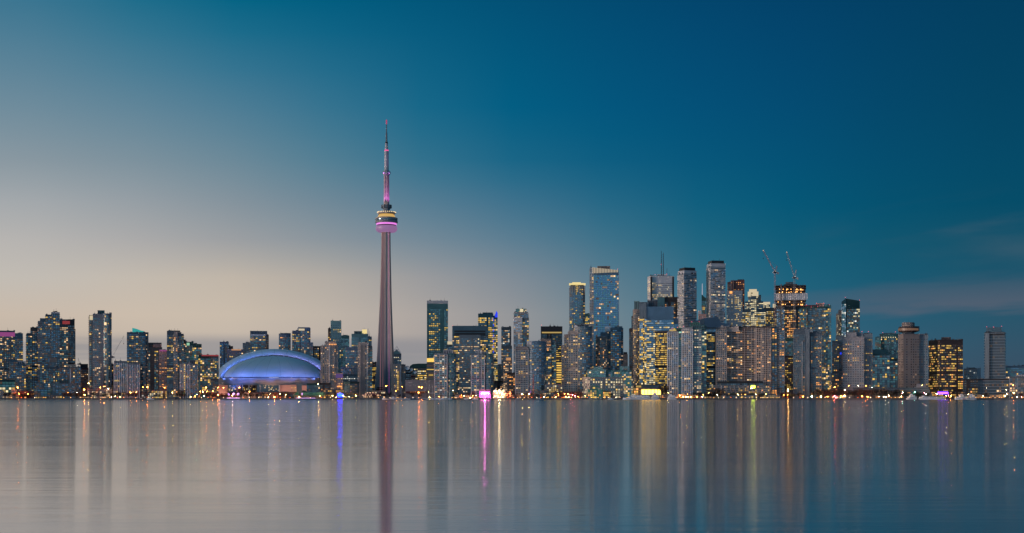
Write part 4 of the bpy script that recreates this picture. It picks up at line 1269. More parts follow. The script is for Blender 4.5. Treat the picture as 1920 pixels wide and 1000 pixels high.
B('office_tower', 'lower tower with two cream lit top tiers right of the ziggurat', 'cream-tiered lower tower', 'office tower', 3000, [
    (1431, None, 1456, 578, V(ST['office'], wall='dkbeige', bay=4, fh=4.2, wf=.6, hf=.45, p=.55, pal='yyk'), {}),
    (1431, None, 1444, 568, V(ST['office'], wall='slate', p=.4, pal='k'), {'yb': 578, 'dy': 4})],
  penthouse=[(1431, 1444, 566.5, 570, M_CREAM, 'lit_crown', 2), (1449, 1455, 570, 579, M_CREAM, 'lit_crown', 2)])
# tower under construction
r = B('tower_under_construction', 'unfinished tower with open orange lit floors and a white wrapped belt', 'unfinished tower', 'construction tower', 2600, [
    (1456, None, 1471, 575, V(ST['condod'], wall='charcoal', glass=('sky', 'dark', 'blue'), p=.03), {'dy': 2}),
    (1469, None, 1492, 575, V(ST['dark'], wall='black', bay=3.6, fh=3.6, hf=.5, p=.5, pal='oyw', glass=('brown', 'deep')), {'dy': -2}),
    (1490, None, 1509, 575, V(ST['dark'], wall='charcoal', p=.30, pal='yo'), {'dy': 1})], lit=100)
for k, yy in enumerate([536, 540.5, 545.5, 550, 563.5, 568.5, 574]):
    a = MB()
    ex = 3 if k in (0, 1, 4) else 1
    ch, bk = plan(1455 - ex * .7, None, 1510 + ex * .5, 2596 - ex * .3, 46)
    a.prism(ch + bk, PZ(yy + .6, 2600), PZ(yy - .4, 2600), W['brown'] if k < 3 else W['dkbeige'])
    a.build('floor_slab', r)
ch, bk = plan(1457, None, 1509, 2602, 38)
a = MB(); a.prism(ch + bk, PZ(576, 2600), PZ(537, 2600), W['brown']); a.build('open_floors', r)
ch, bk = plan(1454.5, None, 1511, 2597, 44)
a = MB(); a.prism(ch + bk, PZ(563, 2600), PZ(550.5, 2600), W['ltgrey'])
d, n_, l = offs(ch[0], ch[1])
for k in range(16):
    a.obox(ch[0], d, n_, 1 + k * 3.9, 3.2 + k * 3.9, -.1, .5, PZ(562.6, 2600), PZ(550.9, 2600), W['white'])
o = a.build('wrapping', r); o['label'] = 'white weather wrapping round the tower'
rg = random.Random(9)
for k in range(46):
    a = MB()
    yy = rg.choice([542.5, 544, 547.5, 548.5, 566, 566.5, 571, 572])
    xx = rg.uniform(1459, 1507)
    a.ball((PX(xx, 2596.5), 2596.5, PZ(yy, 2596.5)), .8, lamp_mat('work_orange', (1.0, .45, .12), 4, False), 6)
    a.build('work_lamp', r)
a = MB()
for k in range(14):
    xx = 1457 + k * 4
    a.bar((PX(xx, 2598), 2598, PZ(537, 2598)), (PX(xx, 2598), 2598, PZ(533.5, 2598)), .25, M_DSTEEL)
a.build('railing_posts', r)
panel(r, 'core_top', 1473, 1487, 529, 536, 2606, W['charcoal'], 16)
panel(r, 'core_top', 1470, 1495, 533, 537, 2604, W['brown'], 20)
panel(r, 'hoist', 1463.5, 1466, 533, 618, 2594, W['dkbeige'], 2)
r = B('condo_tower', 'dark teal condo tower with pink and red roof lights right of the unfinished tower', 'dark teal roof-lit tower', T, 2500, [
    (1499, None, 1514, 578, V(ST['tealg'], wall='dkgreen', glass=('deep', 'dark', 'teal'), slab=(.5, .3, 'teal'), p=.12), {}),
    (1512, None, 1548, 576, V(ST['tealg'], wall='dkgreen', glass=('deep', 'dark'), slab=(.6, .35, 'slate'), p=.08, pal='yw', fh=4), {'dy': 2}),
    (1546, None, 1558, 573, V(ST['tealg'], wall='teal', glass=('dark', 'deep', 'teal'), slab=(.7, .4, 'teal'), p=.15), {'dy': 1})],
  penthouse=[(1510, 1530, 572.5, 577, 'redbrown'), (1530, 1545, 569, 577, 'pink'), (1547, 1549.5, 571, 575, 'slate')],
  beacons=[(1504, 573), (1512, 572), (1521, 576), (1531, 569), (1533, 575), (1545, 569), (1555, 572)])
r = B('condo_tower', 'front grey concrete tower with one broad blank strip down its face', 'blank-striped grey tower', T, 2280, [
    (1488, None, 1509, 618, V(ST['beigeb'], wall='charcoal', bay=3.2, slab=(.6, .4, 'slate'), fin=(.7, .6, 'slate', 2), p=.07, pal='oy', glass=('deep', 'dark'), top=6), {}),
    (1507.5, None, 1518, 618, V(ST['punch'], wall='slate'), {'blank': 1, 'dy': -3}),
    (1517, None, 1540, 622, V(ST['beigeb'], wall='charcoal', bay=3.2, slab=(.6, .4, 'slate'), fin=(.7, .6, 'slate', 3), p=.12, pal='oy', glass=('deep', 'dark'), top=5), {'dy': 1})],
  penthouse=[(1488, 1524, 617, 622, 'slate', 'plain_parapet', -1), (1505, 1520, 614.5, 618, 'slate')])
panel(r, 'pale_pier', 1503.5, 1504.6, 640, 738, 2277, W['ltgrey'], 1.5)
B('office_building', 'glass-topped dark block with yellow window dots between complex and blank-striped tower', 'yellow-dotted dark block', 'office block', 2400, [
    (1469, None, 1490, 668, V(ST['brown'], wall='brown', bay=2.8, fh=3.8, wf=.6, hf=.4, p=.3, row=.15, pal='y'), {}),
    (1469, None, 1490, 634, V(ST['tealg'], wall='dkgreen', glass=('dark', 'deep', 'teal'), p=.04), {'dy': 4})])
r = B('condo_tower', 'slant-topped dark teal glass tower standing above the grey hotel', 'slant-topped teal tower', T, 2700, [
    (1578, None, 1586, 566, V(ST['tealg'], wall='teal', bay=2.6, glass=('dark', 'sky', 'teal'), p=.15, pal='c', top=1), {'dy': 3, 'ytr': 559.5}),
    (1585, None, 1612, 559.5, V(ST['tealg'], wall='dkgreen', glass=('dark', 'deep', 'teal'), slab=(.2, .25, 'teal'), p=.08, pal='kc', top=13), {'ytr': 564.5})],
  beacons=[(1585, 558), (1611.5, 563)])
B('condo_tower', 'slim cream balcony tower tucked left of the slant-topped teal tower', 'slim cream balcony tower', T, 2760, [
    (1568, None, 1581, 589, V(ST['beigeb'], wall='beige', slab=(1.1, .8, 'beige'), p=.22, pal='k'), {'bulge': 5}),
    (1572, None, 1579, 583, V(ST['beigeb'], wall='beige', p=.6, pal='y'), {'dy': 3})])
B('condo_tower', 'narrow dim brown tower left of the grey hotel with a small blue light', 'narrow dim brown tower', T, 2420, [
    (1560, None, 1573, 640, V(ST['brown'], wall='charcoal', p=.12), {}), (1567, None, 1581, 631, V(ST['brown'], wall='slate', p=.05), {'dy': 4})])
panel(ALL[-1], 'blue_light', 1575, 1578, 661, 665, 2420, M_BLUE, 1, 'small blue light')
r = B('hotel', 'broad grey hotel slab with tiny square windows and a plain roof box', 'grey square-windowed hotel', 'hotel', 2300, [
    (1580, None, 1620, 632.5, V(ST['punch'], wall='grey', bay=4.0, fh=4.0, wf=.5, hf=.45, p=.07, pal='yyo', run=.6), {}),
    (1616, None, 1636, 627, V(ST['punch'], wall='slate', bay=3.0, fh=3.0, wf=.45, hf=.5, p=.10, pal='yo', run=.6), {'dy': 4})],
  penthouse=[(1587, 1606, 623.5, 633, 'grey', 'plain_roof_box', 3), (1604, 1618, 624, 633, 'slate', 'plain_roof_box', 6)], beacons=[(1616, 622), (1628, 622)])
panel(r, 'penthouse', 1620, 1635, 624.5, 628, 2312, W['brown'], 10)
r = B('condo_tower', 'curved teal condo with a row of roof lamps behind the low trapezoid-roofed block', 'lamp-topped teal condo', T, 2550, [
    (1641, None, 1652, 633, V(ST['tealg'], wall='paleteal', slab=(.5, .4, 'paleteal'), p=.14), {}),
    (1650, None, 1684, 627, V(ST['tealg'], wall='teal', glass=('deep', 'dark', 'teal'), slab=(.7, .4, 'paleteal'), p=.12, top=8), {'dy': 2, 'bulge': 9})],
  penthouse=[(1654, 1680, 625, 628, 'slate')], beacons=[(1655, 624), (1679, 622.5)])
for k in range(7):
    panel(r, 'roof_lamp', 1652.5 + k * 4.3, 1653.9 + k * 4.3, 632, 633.5, 2550, LIT['k'][2], .6)
r = B('office_building', 'low deep teal block with a trapezoid roof and white window frames', 'trapezoid-roofed teal block', 'office block', 2330, [
    (1631, None, 1668, 664, V(ST['tealg'], wall='teal', bay=4.4, fh=4, glass=('teal', 'dark', 'deep'), slab=(.3, .4, 'paleteal'), fin=(.4, .5, 'ltgrey', 2), p=.16), {}),
    (1666, None, 1683, 674, V(ST['tealg'], wall='dkgreen', bay=4, fh=4, glass=('deep', 'teal'), fin=(.4, .4, 'ltgrey', 2), p=.12), {'dy': 2})])
a = MB()
Yg = 2329
q = [(PX(x_, Yg), PZ(y_, Yg)) for x_, y_ in [(1631, 664), (1636, 655.5), (1664, 655.5), (1668, 664)]]
a.poly([(p[0], Yg, p[1]) for p in q][::-1], W['teal']); a.poly([(p[0], Yg + 20, p[1]) for p in q], W['teal'])
for p_, q_ in zip(q, q[1:] + q[:1]):
    a.quad((p_[0], Yg, p_[1]), (q_[0], Yg, q_[1]), (q_[0], Yg + 20, q_[1]), (p_[0], Yg + 20, p_[1]), W['teal'])
a.build('roof', r)
# hotel with the revolving restaurant
r = B('hotel', 'pinkish hotel tower under a round revolving restaurant', 'round-topped pink hotel', 'hotel', 2300, [
    (1684, 1694, 1723.5, 627, V(ST['punch'], wall='dkbeige', bay=4.4, fh=4.4, wf=.55, hf=.5, p=.03, pal='w', glass=('brown', 'deep')), {'alpha': radians(25)}),
    (1722, None, 1740, 627, V(ST['punch'], wall='slate', bay=4.4, fh=4.4, wf=.55, hf=.5, p=.02, pal='y'), {'dy': 9})])
Yr = 2318
for nm_, prof, mt in (('restaurant_neck', [(11, 628), (11, 622)], W['charcoal']), ('restaurant_floor', [(14, 623.5), (18, 622), (18, 616), (16.5, 613)], W['brown']),
                      ('restaurant_windows', [(18.25, 620.5), (18.25, 616.5)], E_('restaurant', 1, .5, .25, .14)), ('restaurant_drum', [(11.5, 614), (11.5, 606), (10, 605)], W['dkbeige'])):
    a = MB()
    a.lathe([(rr_ * Yr / F, PZ(y_, Yr)) for rr_, y_ in prof], PX(1703, Yr), Yr, mt, 28)
    a.build(nm_, r)
panel(r, 'restaurant_annex', 1712, 1724, 612, 621, 2322, W['charcoal'], 14)
bumps(r, 1694, 1711, 606, 2310, 5, 33, 1.8)
a = MB()
for k, (x0_, x1_, y_) in enumerate([(1706, 1748, 741), (1710, 1744, 735), (1714, 1740, 729), (1718, 1736, 723)]):
    ch, bk = plan(x0_, None, x1_, 2290 + k * 2.5, 20)
    a.prism(ch + bk, GZ + .01 * k, PZ(y_ - 3, 2290), W['grey'])
a.build('flared_base', r)
r = B('office_tower', 'dark brown office block dotted with bright yellow windows', 'yellow-dotted brown office', 'office tower', 2310, [
    (1741, 1762, 1805.5, 638, V(ST['brown'], bay=3.2, fh=3.9, wf=.78, hf=.5, p=.29, row=.06, pal='yyo', glass=('deep', 'brown'), run=.6, top=4, low=.1), {'alpha': radians(27)})],
  penthouse=[(1765, 1783, 633, 638.5, 'brown')], lit=100)
B('office_building', 'pale low office far back between the yellow-dotted brown one and the white tower', 'pale low office', 'office block', 2460, [
    (1807, None, 1832, 692, V(ST['punch'], wall='grey', bay=3.6, wf=.7, hf=.4, p=.15, pal='c'), {}), (1831, None, 1839, 692, V(ST['punch'], wall='ltgrey'), {'blank': 1})],
  penthouse=[(1816, 1828, 690, 692.5, 'black')])
B('office_building', 'low black block with two yellow lit floors beside the yellow-dotted brown office', 'low black lit block', 'office block', 2292, [
    (1805, None, 1834, 712, V(ST['dark'], fh=4.2, hf=.5, p=0, top=1, glass=('deep',)), {'dy': 2}),
    (1816, None, 1833, 727, V(ST['dark'], fh=4.5, hf=.6, p=.85, pal='yo', top=.5), {'dy': -1})])
r = B('condo_tower', 'rightmost white balconied tower with a navy cap and long striped base', 'navy-capped white tower', T, 2300, [
    (1847, None, 1884, 624, V(ST['condow'], wall='black', fh=5.0, slab=(1.8, 1.5, 'slate'), fin=None, glass=('deep',), p=.02, pal='yw', top=1), {}),
    (1833, None, 1891, 711.5, V(ST['condow'], wall='black', fh=5.0, slab=(1.6, 1.6, 'slate'), fin=None, glass=('deep',), p=.05, pal='yw'), {'dy': -9})],
  penthouse=[(1849, 1878, 614, 624, 'navy', 'cap', 4)], beacons=[(1850, 613), (1863, 613.5), (1878, 612)], antennas=[(1882, 617, 625, .25)])
panel(r, 'lift_shaft', 1846.5, 1855, 626, 711, 2298.2, W['slate'], 1.2)
B('office_building', 'long teal glass block at the right edge behind the thin-framed one', 'right edge teal block', 'office block', 2520, [
    (1886, None, 1960, 687, V(ST['tealg'], wall='blue', glass=('teal', 'blue', 'dark'), p=.03), {})], penthouse=[(1915, 1935, 685, 687, 'slate')])
B('apartment_building', 'thin-framed grey block at the right edge with warm lit spots', 'right edge framed block', 'apartment block', 2270, [
    (1893, None, 1960, 707, V(ST['punch'], wall='charcoal', bay=4.5, fh=4, wf=.86, hf=.7, glass=('dark', 'deep', 'grey'), fin=(.4, .4, 'ltgrey', 3), p=.10, pal='w'), {})],
  penthouse=[(1905, 1950, 703.5, 707, 'ltgrey')])

# ---- low waterfront buildings
r = B('terraced_building', 'low white and blue terraced glass block at the water below the dark towers', 'blue terraced block', 'apartment block', 2238, [
    (64, None, 95, 730, V(ST['condow'], bay=5, fh=3.1, fin=(1.0, .4, 'paleteal', 3), slab=(1.3, .4, 'paleteal'), glass=('deep', 'blue', 'teal'), p=.06, top=.6), {}),
    (68, None, 100, 719, V(ST['condow'], bay=5, fh=3.1, fin=(.8, .35, 'paleteal', 3), slab=(1.0, .35, 'paleteal'), glass=('blue', 'dark', 'teal'), p=.06, top=.6), {'dy': 3}),
    (98, None, 140, 720, V(ST['condow'], bay=5, fh=3.1, fin=(1.0, .4, 'slate', 4), slab=(1.2, .35, 'paleteal'), glass=('deep', 'blue', 'dark'), p=.08, top=.6), {'dy': 1})],
  penthouse=[(111, 130, 713, 720, 'teal')])
B('green_glass_building', 'squat green glass building with two lit rows at the left edge', 'squat green glass building', 'office block', 2260, [
    (-20, None, 28, 713, V(ST['tealg'], wall='dkgreen', glass=('green', 'green', 'teal'), fh=4.5, bay=5, p=.12, row=.3, pal='yk'), {})])
r = B('terraced_houses', 'stepped row of beige townhouses on the quay at the left edge', 'beige stepped townhouses', 'townhouses', 2222, [
    (-12, None, 8, 734, V(ST['punch'], wall='beige', bay=3, fh=3, p=.25, pal='wy', top=.8), {}), (5, None, 14, 738, V(ST['punch'], wall='beige', bay=3, fh=3, p=.3, pal='wy', top=.8), {'dy': -1}),
    (13, None, 22, 740, V(ST['punch'], wall='beige', bay=3, fh=3, p=.3, top=.8), {'dy': -2}), (21, None, 31, 731.5, V(ST['punch'], wall='beige', bay=3, fh=3, p=.25, top=.8), {}),
    (30, None, 36, 737, V(ST['punch'], wall='dkbeige', bay=3, fh=3, p=.25, top=.8), {'dy': 1})])
B('brick_building', 'low dark brick building between townhouses and blue terraced block', 'low dark brick building', 'brick building', 2232, [
    (33, None, 66, 734, V(ST['brown'], wall='redbrown', fh=3.2, p=.12, pal='o', top=.6), {})])
PAV = [   # x0, x1, top, depth, wall, pal, lit share, name, label, short
    (66, 92, 743.5, 2211, 'dkbeige', 'yw', .8, 'pavilion', 'long low pavilion with an even warm glow below the blue terraced block', 'warm low pavilion'),
    (93, 116, 742, 2213, 'dkbeige', 'yk', .6, 'pavilion', 'low pavilion with scattered yellow lamps beside the warm glowing one', 'yellow lamp pavilion'),
    (164, 210, 730, 2224, 'dkbeige', 'wk', .45, 'restaurant', 'two-deck restaurant with bright canopy lights at the lone pale tower', 'bright canopy restaurant'),
    (262, 288, 737, 2222, 'black', 'ck', .55, 'restaurant', 'black flat-roofed restaurant with a dotted white light row', 'black flat-roofed restaurant'),
    (284, 313, 733, 2236, 'dkbeige', 'yk', .8, 'restaurant', 'glowing yellow terrace restaurant behind the black flat-roofed one', 'yellow terrace restaurant'),
    (313, 336, 741, 2216, 'slate', 'yw', .35, 'boathouse', 'grey boathouse with a round left end below the pale-striped tower', 'grey boathouse'),
    (372, 405, 741, 2226, 'redbrown', 'ow', .5, 'shop_row', 'orange lit low shops left of the stadium', 'orange lit shops'),
    (480, 552, 738, 2232, 'redbrown', 'wo', .3, 'shop_row', 'long low reddish shop row in front of the stadium', 'reddish shop row'),
    (607, 645, 731, 2262, 'charcoal', 'yo', .35, 'market_hall', 'dark low hall with scattered yellow lights right of the green-roofed boathouse', 'dark low hall'),
    (699, 722, 734, 2250, 'dkbeige', 'kw', .7, 'entrance_hall', 'bright white lit entrance hall at the foot of the needle tower', 'bright entrance hall'),
    (853, 892, 741, 2226, 'dkbeige', 'wy', .45, 'shop_row', 'low warm lit shops before the wide navy-crowned office', 'warm lit shops'),
    (962, 996, 741, 2222, 'redbrown', 'w', .2, 'boathouse', 'low reddish boathouse under the curved blue-fronted condo', 'reddish boathouse'),
    (996, 1024, 733, 2248, 'charcoal', 'w', .1, 'podium', 'dark podium of the curved blue-fronted condo', 'dark condo podium'),
    (1022, 1058, 722, 2262, 'dkbeige', 'yk', .45, 'office_building', 'low cream building with rounded top row lit yellow', 'low cream building'),
    (1034, 1092, 736, 2236, 'redbrown', 'ow', .35, 'shop_row', 'long reddish quay shops left of the beige terminal', 'reddish quay shops'),
    (1187, 1252, 741, 2215, 'dkbeige', 'yo', .6, 'ticket_hall', 'low yellow lit ticket hall behind the tour boat', 'yellow ticket hall'),
    (1268, 1300, 741, 2218, 'dkbeige', 'yo', .85, 'restaurant', 'quayside restaurant blazing yellow under the white columned condos', 'blazing quay restaurant'),
    (1352, 1420, 742, 2214, 'charcoal', 'yo', .4, 'ferry_terminal', 'long dark ferry terminal lined with lamps', 'ferry terminal'),
    (1425, 1462, 741, 2216, 'charcoal', 'yw', .4, 'ferry_terminal', 'short dark ferry shed with yellow windows right of the long terminal', 'short ferry shed'),
    (1560, 1590, 742.5, 2220, 'charcoal', 'yw', .5, 'guard_house', 'small quay shed with yellow lamps before the grey hotel', 'small quay shed'),
    (1800, 1832, 740, 2226, 'charcoal', 'yo', .6, 'shop_row', 'small yellow lit quay shop under the low black lit block', 'small yellow quay shop'),
    (1832, 1884, 741, 2228, 'dkbeige', 'wo', .4, 'shop_row', 'low arcade below the navy-capped white tower', 'low arcade'),
]
for (x0, x1, yt, Yp, wl, pl, pp, nm_, lab, sh) in PAV:
    B(nm_, lab, sh, nm_.replace('_', ' '), Yp, [(x0, None, x1, yt, S(bay=3.4, fh=3.3, wf=.8, hf=.6, wall=wl, glass=('deep', 'dark', 'brown'), p=pp, pal=pl, top=.5, slab=(.9, .3, 'grey')), {'depth': 9})], lit=40)
r = B('parking_deck', 'long dark grey deck building behind the trees under the grey hotel', 'long grey deck', 'parking building', 2262, [
    (1600, None, 1742, 728, V(ST['punch'], wall='charcoal', bay=6, fh=4, wf=.8, hf=.35, p=.06, pal='o', glass=('deep',), slab=(.6, .6, 'slate')), {'depth': 12})])
r = B('parking_building', 'small parking block of stacked dark floors right of the stadium', 'stacked dark parking', 'parking building', 2300, [
    (575, None, 600, 720, V(ST['tealg'], wall='dkgreen', glass=('deep', 'dark'), p=.03), {}), (598, None, 620, 719, V(ST['brown'], wall='brown', p=.2, pal='o'), {'dy': 3})])
# green-roofed boathouse with a tower
r = B('boathouse', 'boathouse with long green roofs and a square grey tower', 'green-roofed boathouse', 'boathouse', 2228, [
    (552, None, 607, 742, S(bay=4, fh=3.4, wf=.5, hf=.5, wall='dkbeige', glass=('deep',), p=.15, pal='w', top=.4), {'depth': 16}),
    (556.5, None, 566, 719.5, V(ST['punch'], wall='slate', p=.02, wf=.1), {'dy': -1, 'depth': 9, 'blank': 1})])
a = MB()
def roof_prism(a, x0, x1, x2, x3, yb, yt, Ya, dep, mt):
    q = [(PX(x0, Ya), PZ(yb, Ya)), (PX(x3, Ya), PZ(yb, Ya)), (PX(x2, Ya), PZ(yt, Ya)), (PX(x1, Ya), PZ(yt, Ya))]
    f0 = [(p[0], Ya, p[1]) for p in q]
    f1 = [(p[0], Ya + dep, p[1]) for p in q]
    a.poly(f0, mt); a.poly(f1[::-1], mt)
    for k in range(4):
        l = (k + 1) % 4
        a.quad(f0[l], f0[k], f1[k], f1[l], mt)
roof_prism(a, 566.5, 567, 606, 607.5, 742, 736, 2226, 18, W['green'])
roof_prism(a, 548, 557, 558, 562, 743.5, 735, 2225, 14, W['green'])
roof_prism(a, 566.2, 567, 570, 578, 736, 732, 2228, 12, W['dkgreen'])
a.build('roof', r)

# ---- distant low city that closes the gaps
rg = random.Random(77)
gaps = [(140, 168, 716), (205, 240, 720), (262, 315, 715), (334, 380, 720), (405, 430, 714), (600, 650, 716), (660, 705, 716), (735, 790, 720), (812, 820, 712),
        (850, 900, 716), (920, 975, 716), (1010, 1070, 716), (1105, 1125, 712), (1160, 1190, 715), (1265, 1290, 700), (1325, 1370, 700), (1465, 1500, 716), (1545, 1590, 700),
        (1575, 1640, 712), (1660, 1700, 712), (1735, 1760, 716), (1798, 1845, 716), (1870, 1935, 716)]
for i, (x0, x1, yt) in enumerate(gaps):
    xm = (x0 + x1) / 2
    near = min((s for s in SHORTS if s[2] < 2900), key=lambda s: abs((s[0] + s[1]) / 2 - xm))
    B('city_block', 'dim city block glimpsed far behind the ' + near[3], 'far block', 'city block', 3300 + i * 7, [
        (x0, None, x1, yt, V(ST['punch'], wall=rg.choice(['slate', 'charcoal', 'dkbeige', 'brown']), p=.14, bay=4, pal='wyo'), {})], lit=12)
SHORTS[:] = [s for s in SHORTS if s[3] != 'far block']
# ------------------------------------------------------------------ needle tower
YT = 2600.0
TX = 724.7
mpp = YT / F
cxw = PX(TX, YT)
root = thing('observation_tower', 'very tall concrete needle tower with a violet lit round pod and antenna', 'observation tower', (cxw, YT, GZ))
SHORTS.append((703, 741, YT, 'needle tower'))
M_SHAFT = mat('shaft_concrete', (0.40, 0.315, 0.285), 0.85, noise=0.06, nscale=0.03)
ARMS = [radians(200), radians(318), radians(80)]
prof = [(434, 9.4, 2.9, 6.0), (470, 9.8, 3.0, 6.0), (500, 10.6, 3.1, 6.0), (560, 12.4, 3.4, 6.4), (600, 14.3, 3.7, 6.8), (650, 17.0, 4.2, 7.3), (700, 19.9, 4.8, 8.0), (735, 22.5, 5.4, 8.6), (746, 23.6, 5.6, 8.8)]
def section(y):
    for (ya, Ra, wa, ca), (yb, Rb, wb, cb) in zip(prof, prof[1:]):
        if ya <= y <= yb:
            t = (y - ya) / (yb - ya)
            R, w, c = Ra + (Rb - Ra) * t, wa + (wb - wa) * t, ca + (cb - ca) * t
            break
    pts = []
    for i, a in enumerate(ARMS):
        d = (cos(a), sin(a))
        n = (-d[1], d[0])
        h = w / 2
        pts.append(((d[0] * R + n[0] * -h) * mpp, (d[1] * R + n[1] * -h) * mpp))
        pts.append(((d[0] * R + n[0] * h) * mpp, (d[1] * R + n[1] * h) * mpp))
        nx = ARMS[(i + 1) % 3]
        if nx < a:
            nx += 2 * pi
        m_ = (a + nx) / 2
        for q in (-.42, .42):
            pts.append((cos(m_ + q) * c * mpp, sin(m_ + q) * c * mpp))
    return pts
mb = MB()
ys = [434 + k * 6 for k in range(52)] + [746]
secs = [section(min(y, 746)) for y in ys]
n = len(secs[0])
for k, s in enumerate(secs):
    for p in s:
        mb.v.append((cxw + p[0], YT + p[1], PZ(ys[k], YT)))
mi = mb.m(M_SHAFT)
for k in range(len(secs) - 1):
    for a in range(n):
        b = (a + 1) % n
        mb.f.append((k * n + b, k * n + a, (k + 1) * n + a, (k + 1) * n + b))
        mb.mi.append(mi)
mb.build('shaft', root)
def front_y(y, xo):
    """depth of the front surface of the shaft at an offset (px) from its axis"""
    s = section(y)
    best = 1e9
    X = xo * mpp
    for p, q in zip(s, s[1:] + s[:1]):
        if min(p[0], q[0]) - 1e-6 <= X <= max(p[0], q[0]) + 1e-6 and abs(p[0] - q[0]) > 1e-6:
            t = (X - p[0]) / (q[0] - p[0])
            best = min(best, p[1] + (q[1] - p[1]) * t)
    return best if best < 1e8 else 0
def strip(name, fx, w, mt, y0=436, y1=743, label=None, dash=False):
    a = MB()
    yy = y0
    while yy < y1:
        yn = min(y1, yy + (1.6 if dash else 5))
        xa, xb = fx(yy), fx(yn)
        fa, fb = front_y(yy, xa) - .5, front_y(yn, xb) - .5
        za, zb = PZ(yy, YT), PZ(yn, YT)
        h = w / 2
        i = len(a.v)
        for (xx, ff, zz) in ((xa, fa, za), (xb, fb, zb)):
            X = cxw + xx * mpp
            a.v += [(X - h, YT + ff, zz), (X + h, YT + ff, zz), (X + h, YT + ff + 1.5, zz), (X - h, YT + ff + 1.5, zz)]
        for q in ((0, 4, 5, 1), (1, 5, 6, 2), (3, 7, 4, 0), (0, 1, 2, 3), (4, 7, 6, 5)):
            a.f.append(tuple(i + u for u in q)); a.mi.append(a.m(mt))
        yy = yn + (1.2 if dash else 0)
    o = a.build(name, root)
    if label:
        o['label'] = label
M_PINKL = E_('pink_strip', 1.0, .42, .45, .26)
M_VIOL = E_('violet_strip', .70, .12, .75, .40)
M_VIOLB = E_('violet_pod', .74, .36, .78, .34)
M_VIOLC = E_('violet_ring', .95, .25, .90, .95)
strip('light_strip', lambda y: -(7.0 + (y - 436) * .0135), .9, M_PINKL, label='pinkish light strip on the left fin')
strip('light_strip', lambda y: -(4.4 + (y - 436) * .0065), .45, M_PINKL, label='thin pinkish light strip')
strip('light_strip', lambda y: 4.6 + (y - 436) * .0045, .9, M_VIOL, label='violet lift light strip', dash=True)
strip('lift_shaft', lambda y: 1.2, 4.6, W['slate'], 436, 736)
a = MB()
for k in range(4):
    a.box(cxw - 22 + k * 1.2, cxw - 6, YT - 13 - k * .3, YT - 9, PZ(738 - k * 3.3, YT), PZ(736.5 - k * 3.3, YT), W['brown'])
a.build('entrance_canopy', root)
def lat(name, prof_, mt, label=None, n=40):
    a = MB()
    a.lathe([(r_ * mpp, PZ(y_, YT)) for r_, y_ in prof_], cxw, YT, mt, n)
    o = a.build(name, root)
    if label:
        o['label'] = label
    return o
lat('radome', [(9, 436), (16, 435.5), (19.2, 433), (20.2, 430), (20.2, 427), (19, 424.3), (12, 424)], M_VIOLB, 'violet glowing doughnut ring under the pod')
lat('pod_underside', [(14, 424.4), (17.8, 423.8), (18.4, 421)], M_DSTEEL)
lat('light_ring', [(18.6, 422.4), (19.1, 421.6), (19.1, 419.8), (18.4, 419.2)], M_VIOLC, 'bright violet light ring')
lat('pod_deck', [(16, 420), (20.6, 418.6), (20.9, 416.2), (20.2, 414.2), (17, 414)], W['grey'])
lat('pod_windows', [(19.4, 415), (20.4, 413.4), (20.4, 411.6), (19.2, 411)], G['dark'])
lat('pod_deck', [(17, 412), (20.8, 411.4), (21.0, 409.6), (19, 408.6)], W['beige'])
lat('pod_roof', [(19, 409), (17.2, 408.4), (12, 408)], M_DSTEEL)
lat('lit_storey', [(16.8, 408.6), (16.0, 405.5), (13.4, 402.6), (11, 402)], E_('gold', 1, .60, .16, .62), 'golden lit storey of the pod')
lat('upper_deck', [(12, 402.6), (16.4, 401.8), (17.2, 399.6), (16.2, 397.6), (9, 396.6)], W['beige'])
for k in range(28):
    t = 2 * pi * k / 28
    a = MB()
    a.ball((cxw + cos(t) * 17.2 * mpp, YT + sin(t) * 17.2 * mpp, PZ(398.6, YT)), .8, E_('deck_lamp', 1, .75, .4, 1.6), 6)
    a.build('deck_lamp', root)
for k in range(36):
    t = 2 * pi * k / 36
    a = MB()
    a.bar((cxw + cos(t) * 20.9 * mpp, YT + sin(t) * 20.9 * mpp, PZ(418.8, YT)), (cxw + cos(t) * 20.9 * mpp, YT + sin(t) * 20.9 * mpp, PZ(409.6, YT)), .14, W['grey'])
    a.build('pod_mullion', root)
lat('neck', [(6.5, 397), (6.5, 391), (9.0, 390.6), (9.0, 384.8), (6.0, 384.2)], W['slate'])
for k in range(10):
    t = 2 * pi * k / 10
    a = MB()
    a.bar((cxw + cos(t) * 9.1 * mpp, YT + sin(t) * 9.1 * mpp, PZ(391, YT)), (cxw + cos(t) * 9.1 * mpp, YT + sin(t) * 9.1 * mpp, PZ(384.5, YT)), .8, M_DSTEEL)
    a.build('neck_rib', root)
lat('upper_shaft', [(5.2, 386), (5.0, 330)], M_SHAFT, n=6)
lat('sky_pod', [(5, 331), (5.6, 328), (7.4, 325.6), (7.6, 323.4), (6.4, 321.2), (4.4, 320)], W['grey'], n=24)
lat('sky_pod_windows', [(7.7, 325.2), (7.7, 323.8)], G['dark'], n=24)
lat('mast', [(4.2, 321), (4.0, 284), (3.4, 283)], W['ltgrey'], n=12)
lat('mast_collar', [(3.8, 284), (3.8, 281.5)], E_('pink_collar', 1, .10, .35, 1.0), 'pink lit collar', n=12)
lat('mast', [(2.8, 282), (2.6, 269)], W['ltgrey'], n=10)
lat('mast_collar', [(3.0, 269.5), (2.2, 266)], M_DSTEEL, n=10)
lat('mast', [(1.7, 266.5), (1.5, 250), (1.0, 248), (.9, 233)], W['slate'], n=8)
lat('mast_tip', [(1.3, 233), (1.3, 225.5), (.4, 224.5)], E_('tip_pink', .75, .06, .25, .45), 'reddish lit tip', n=8)
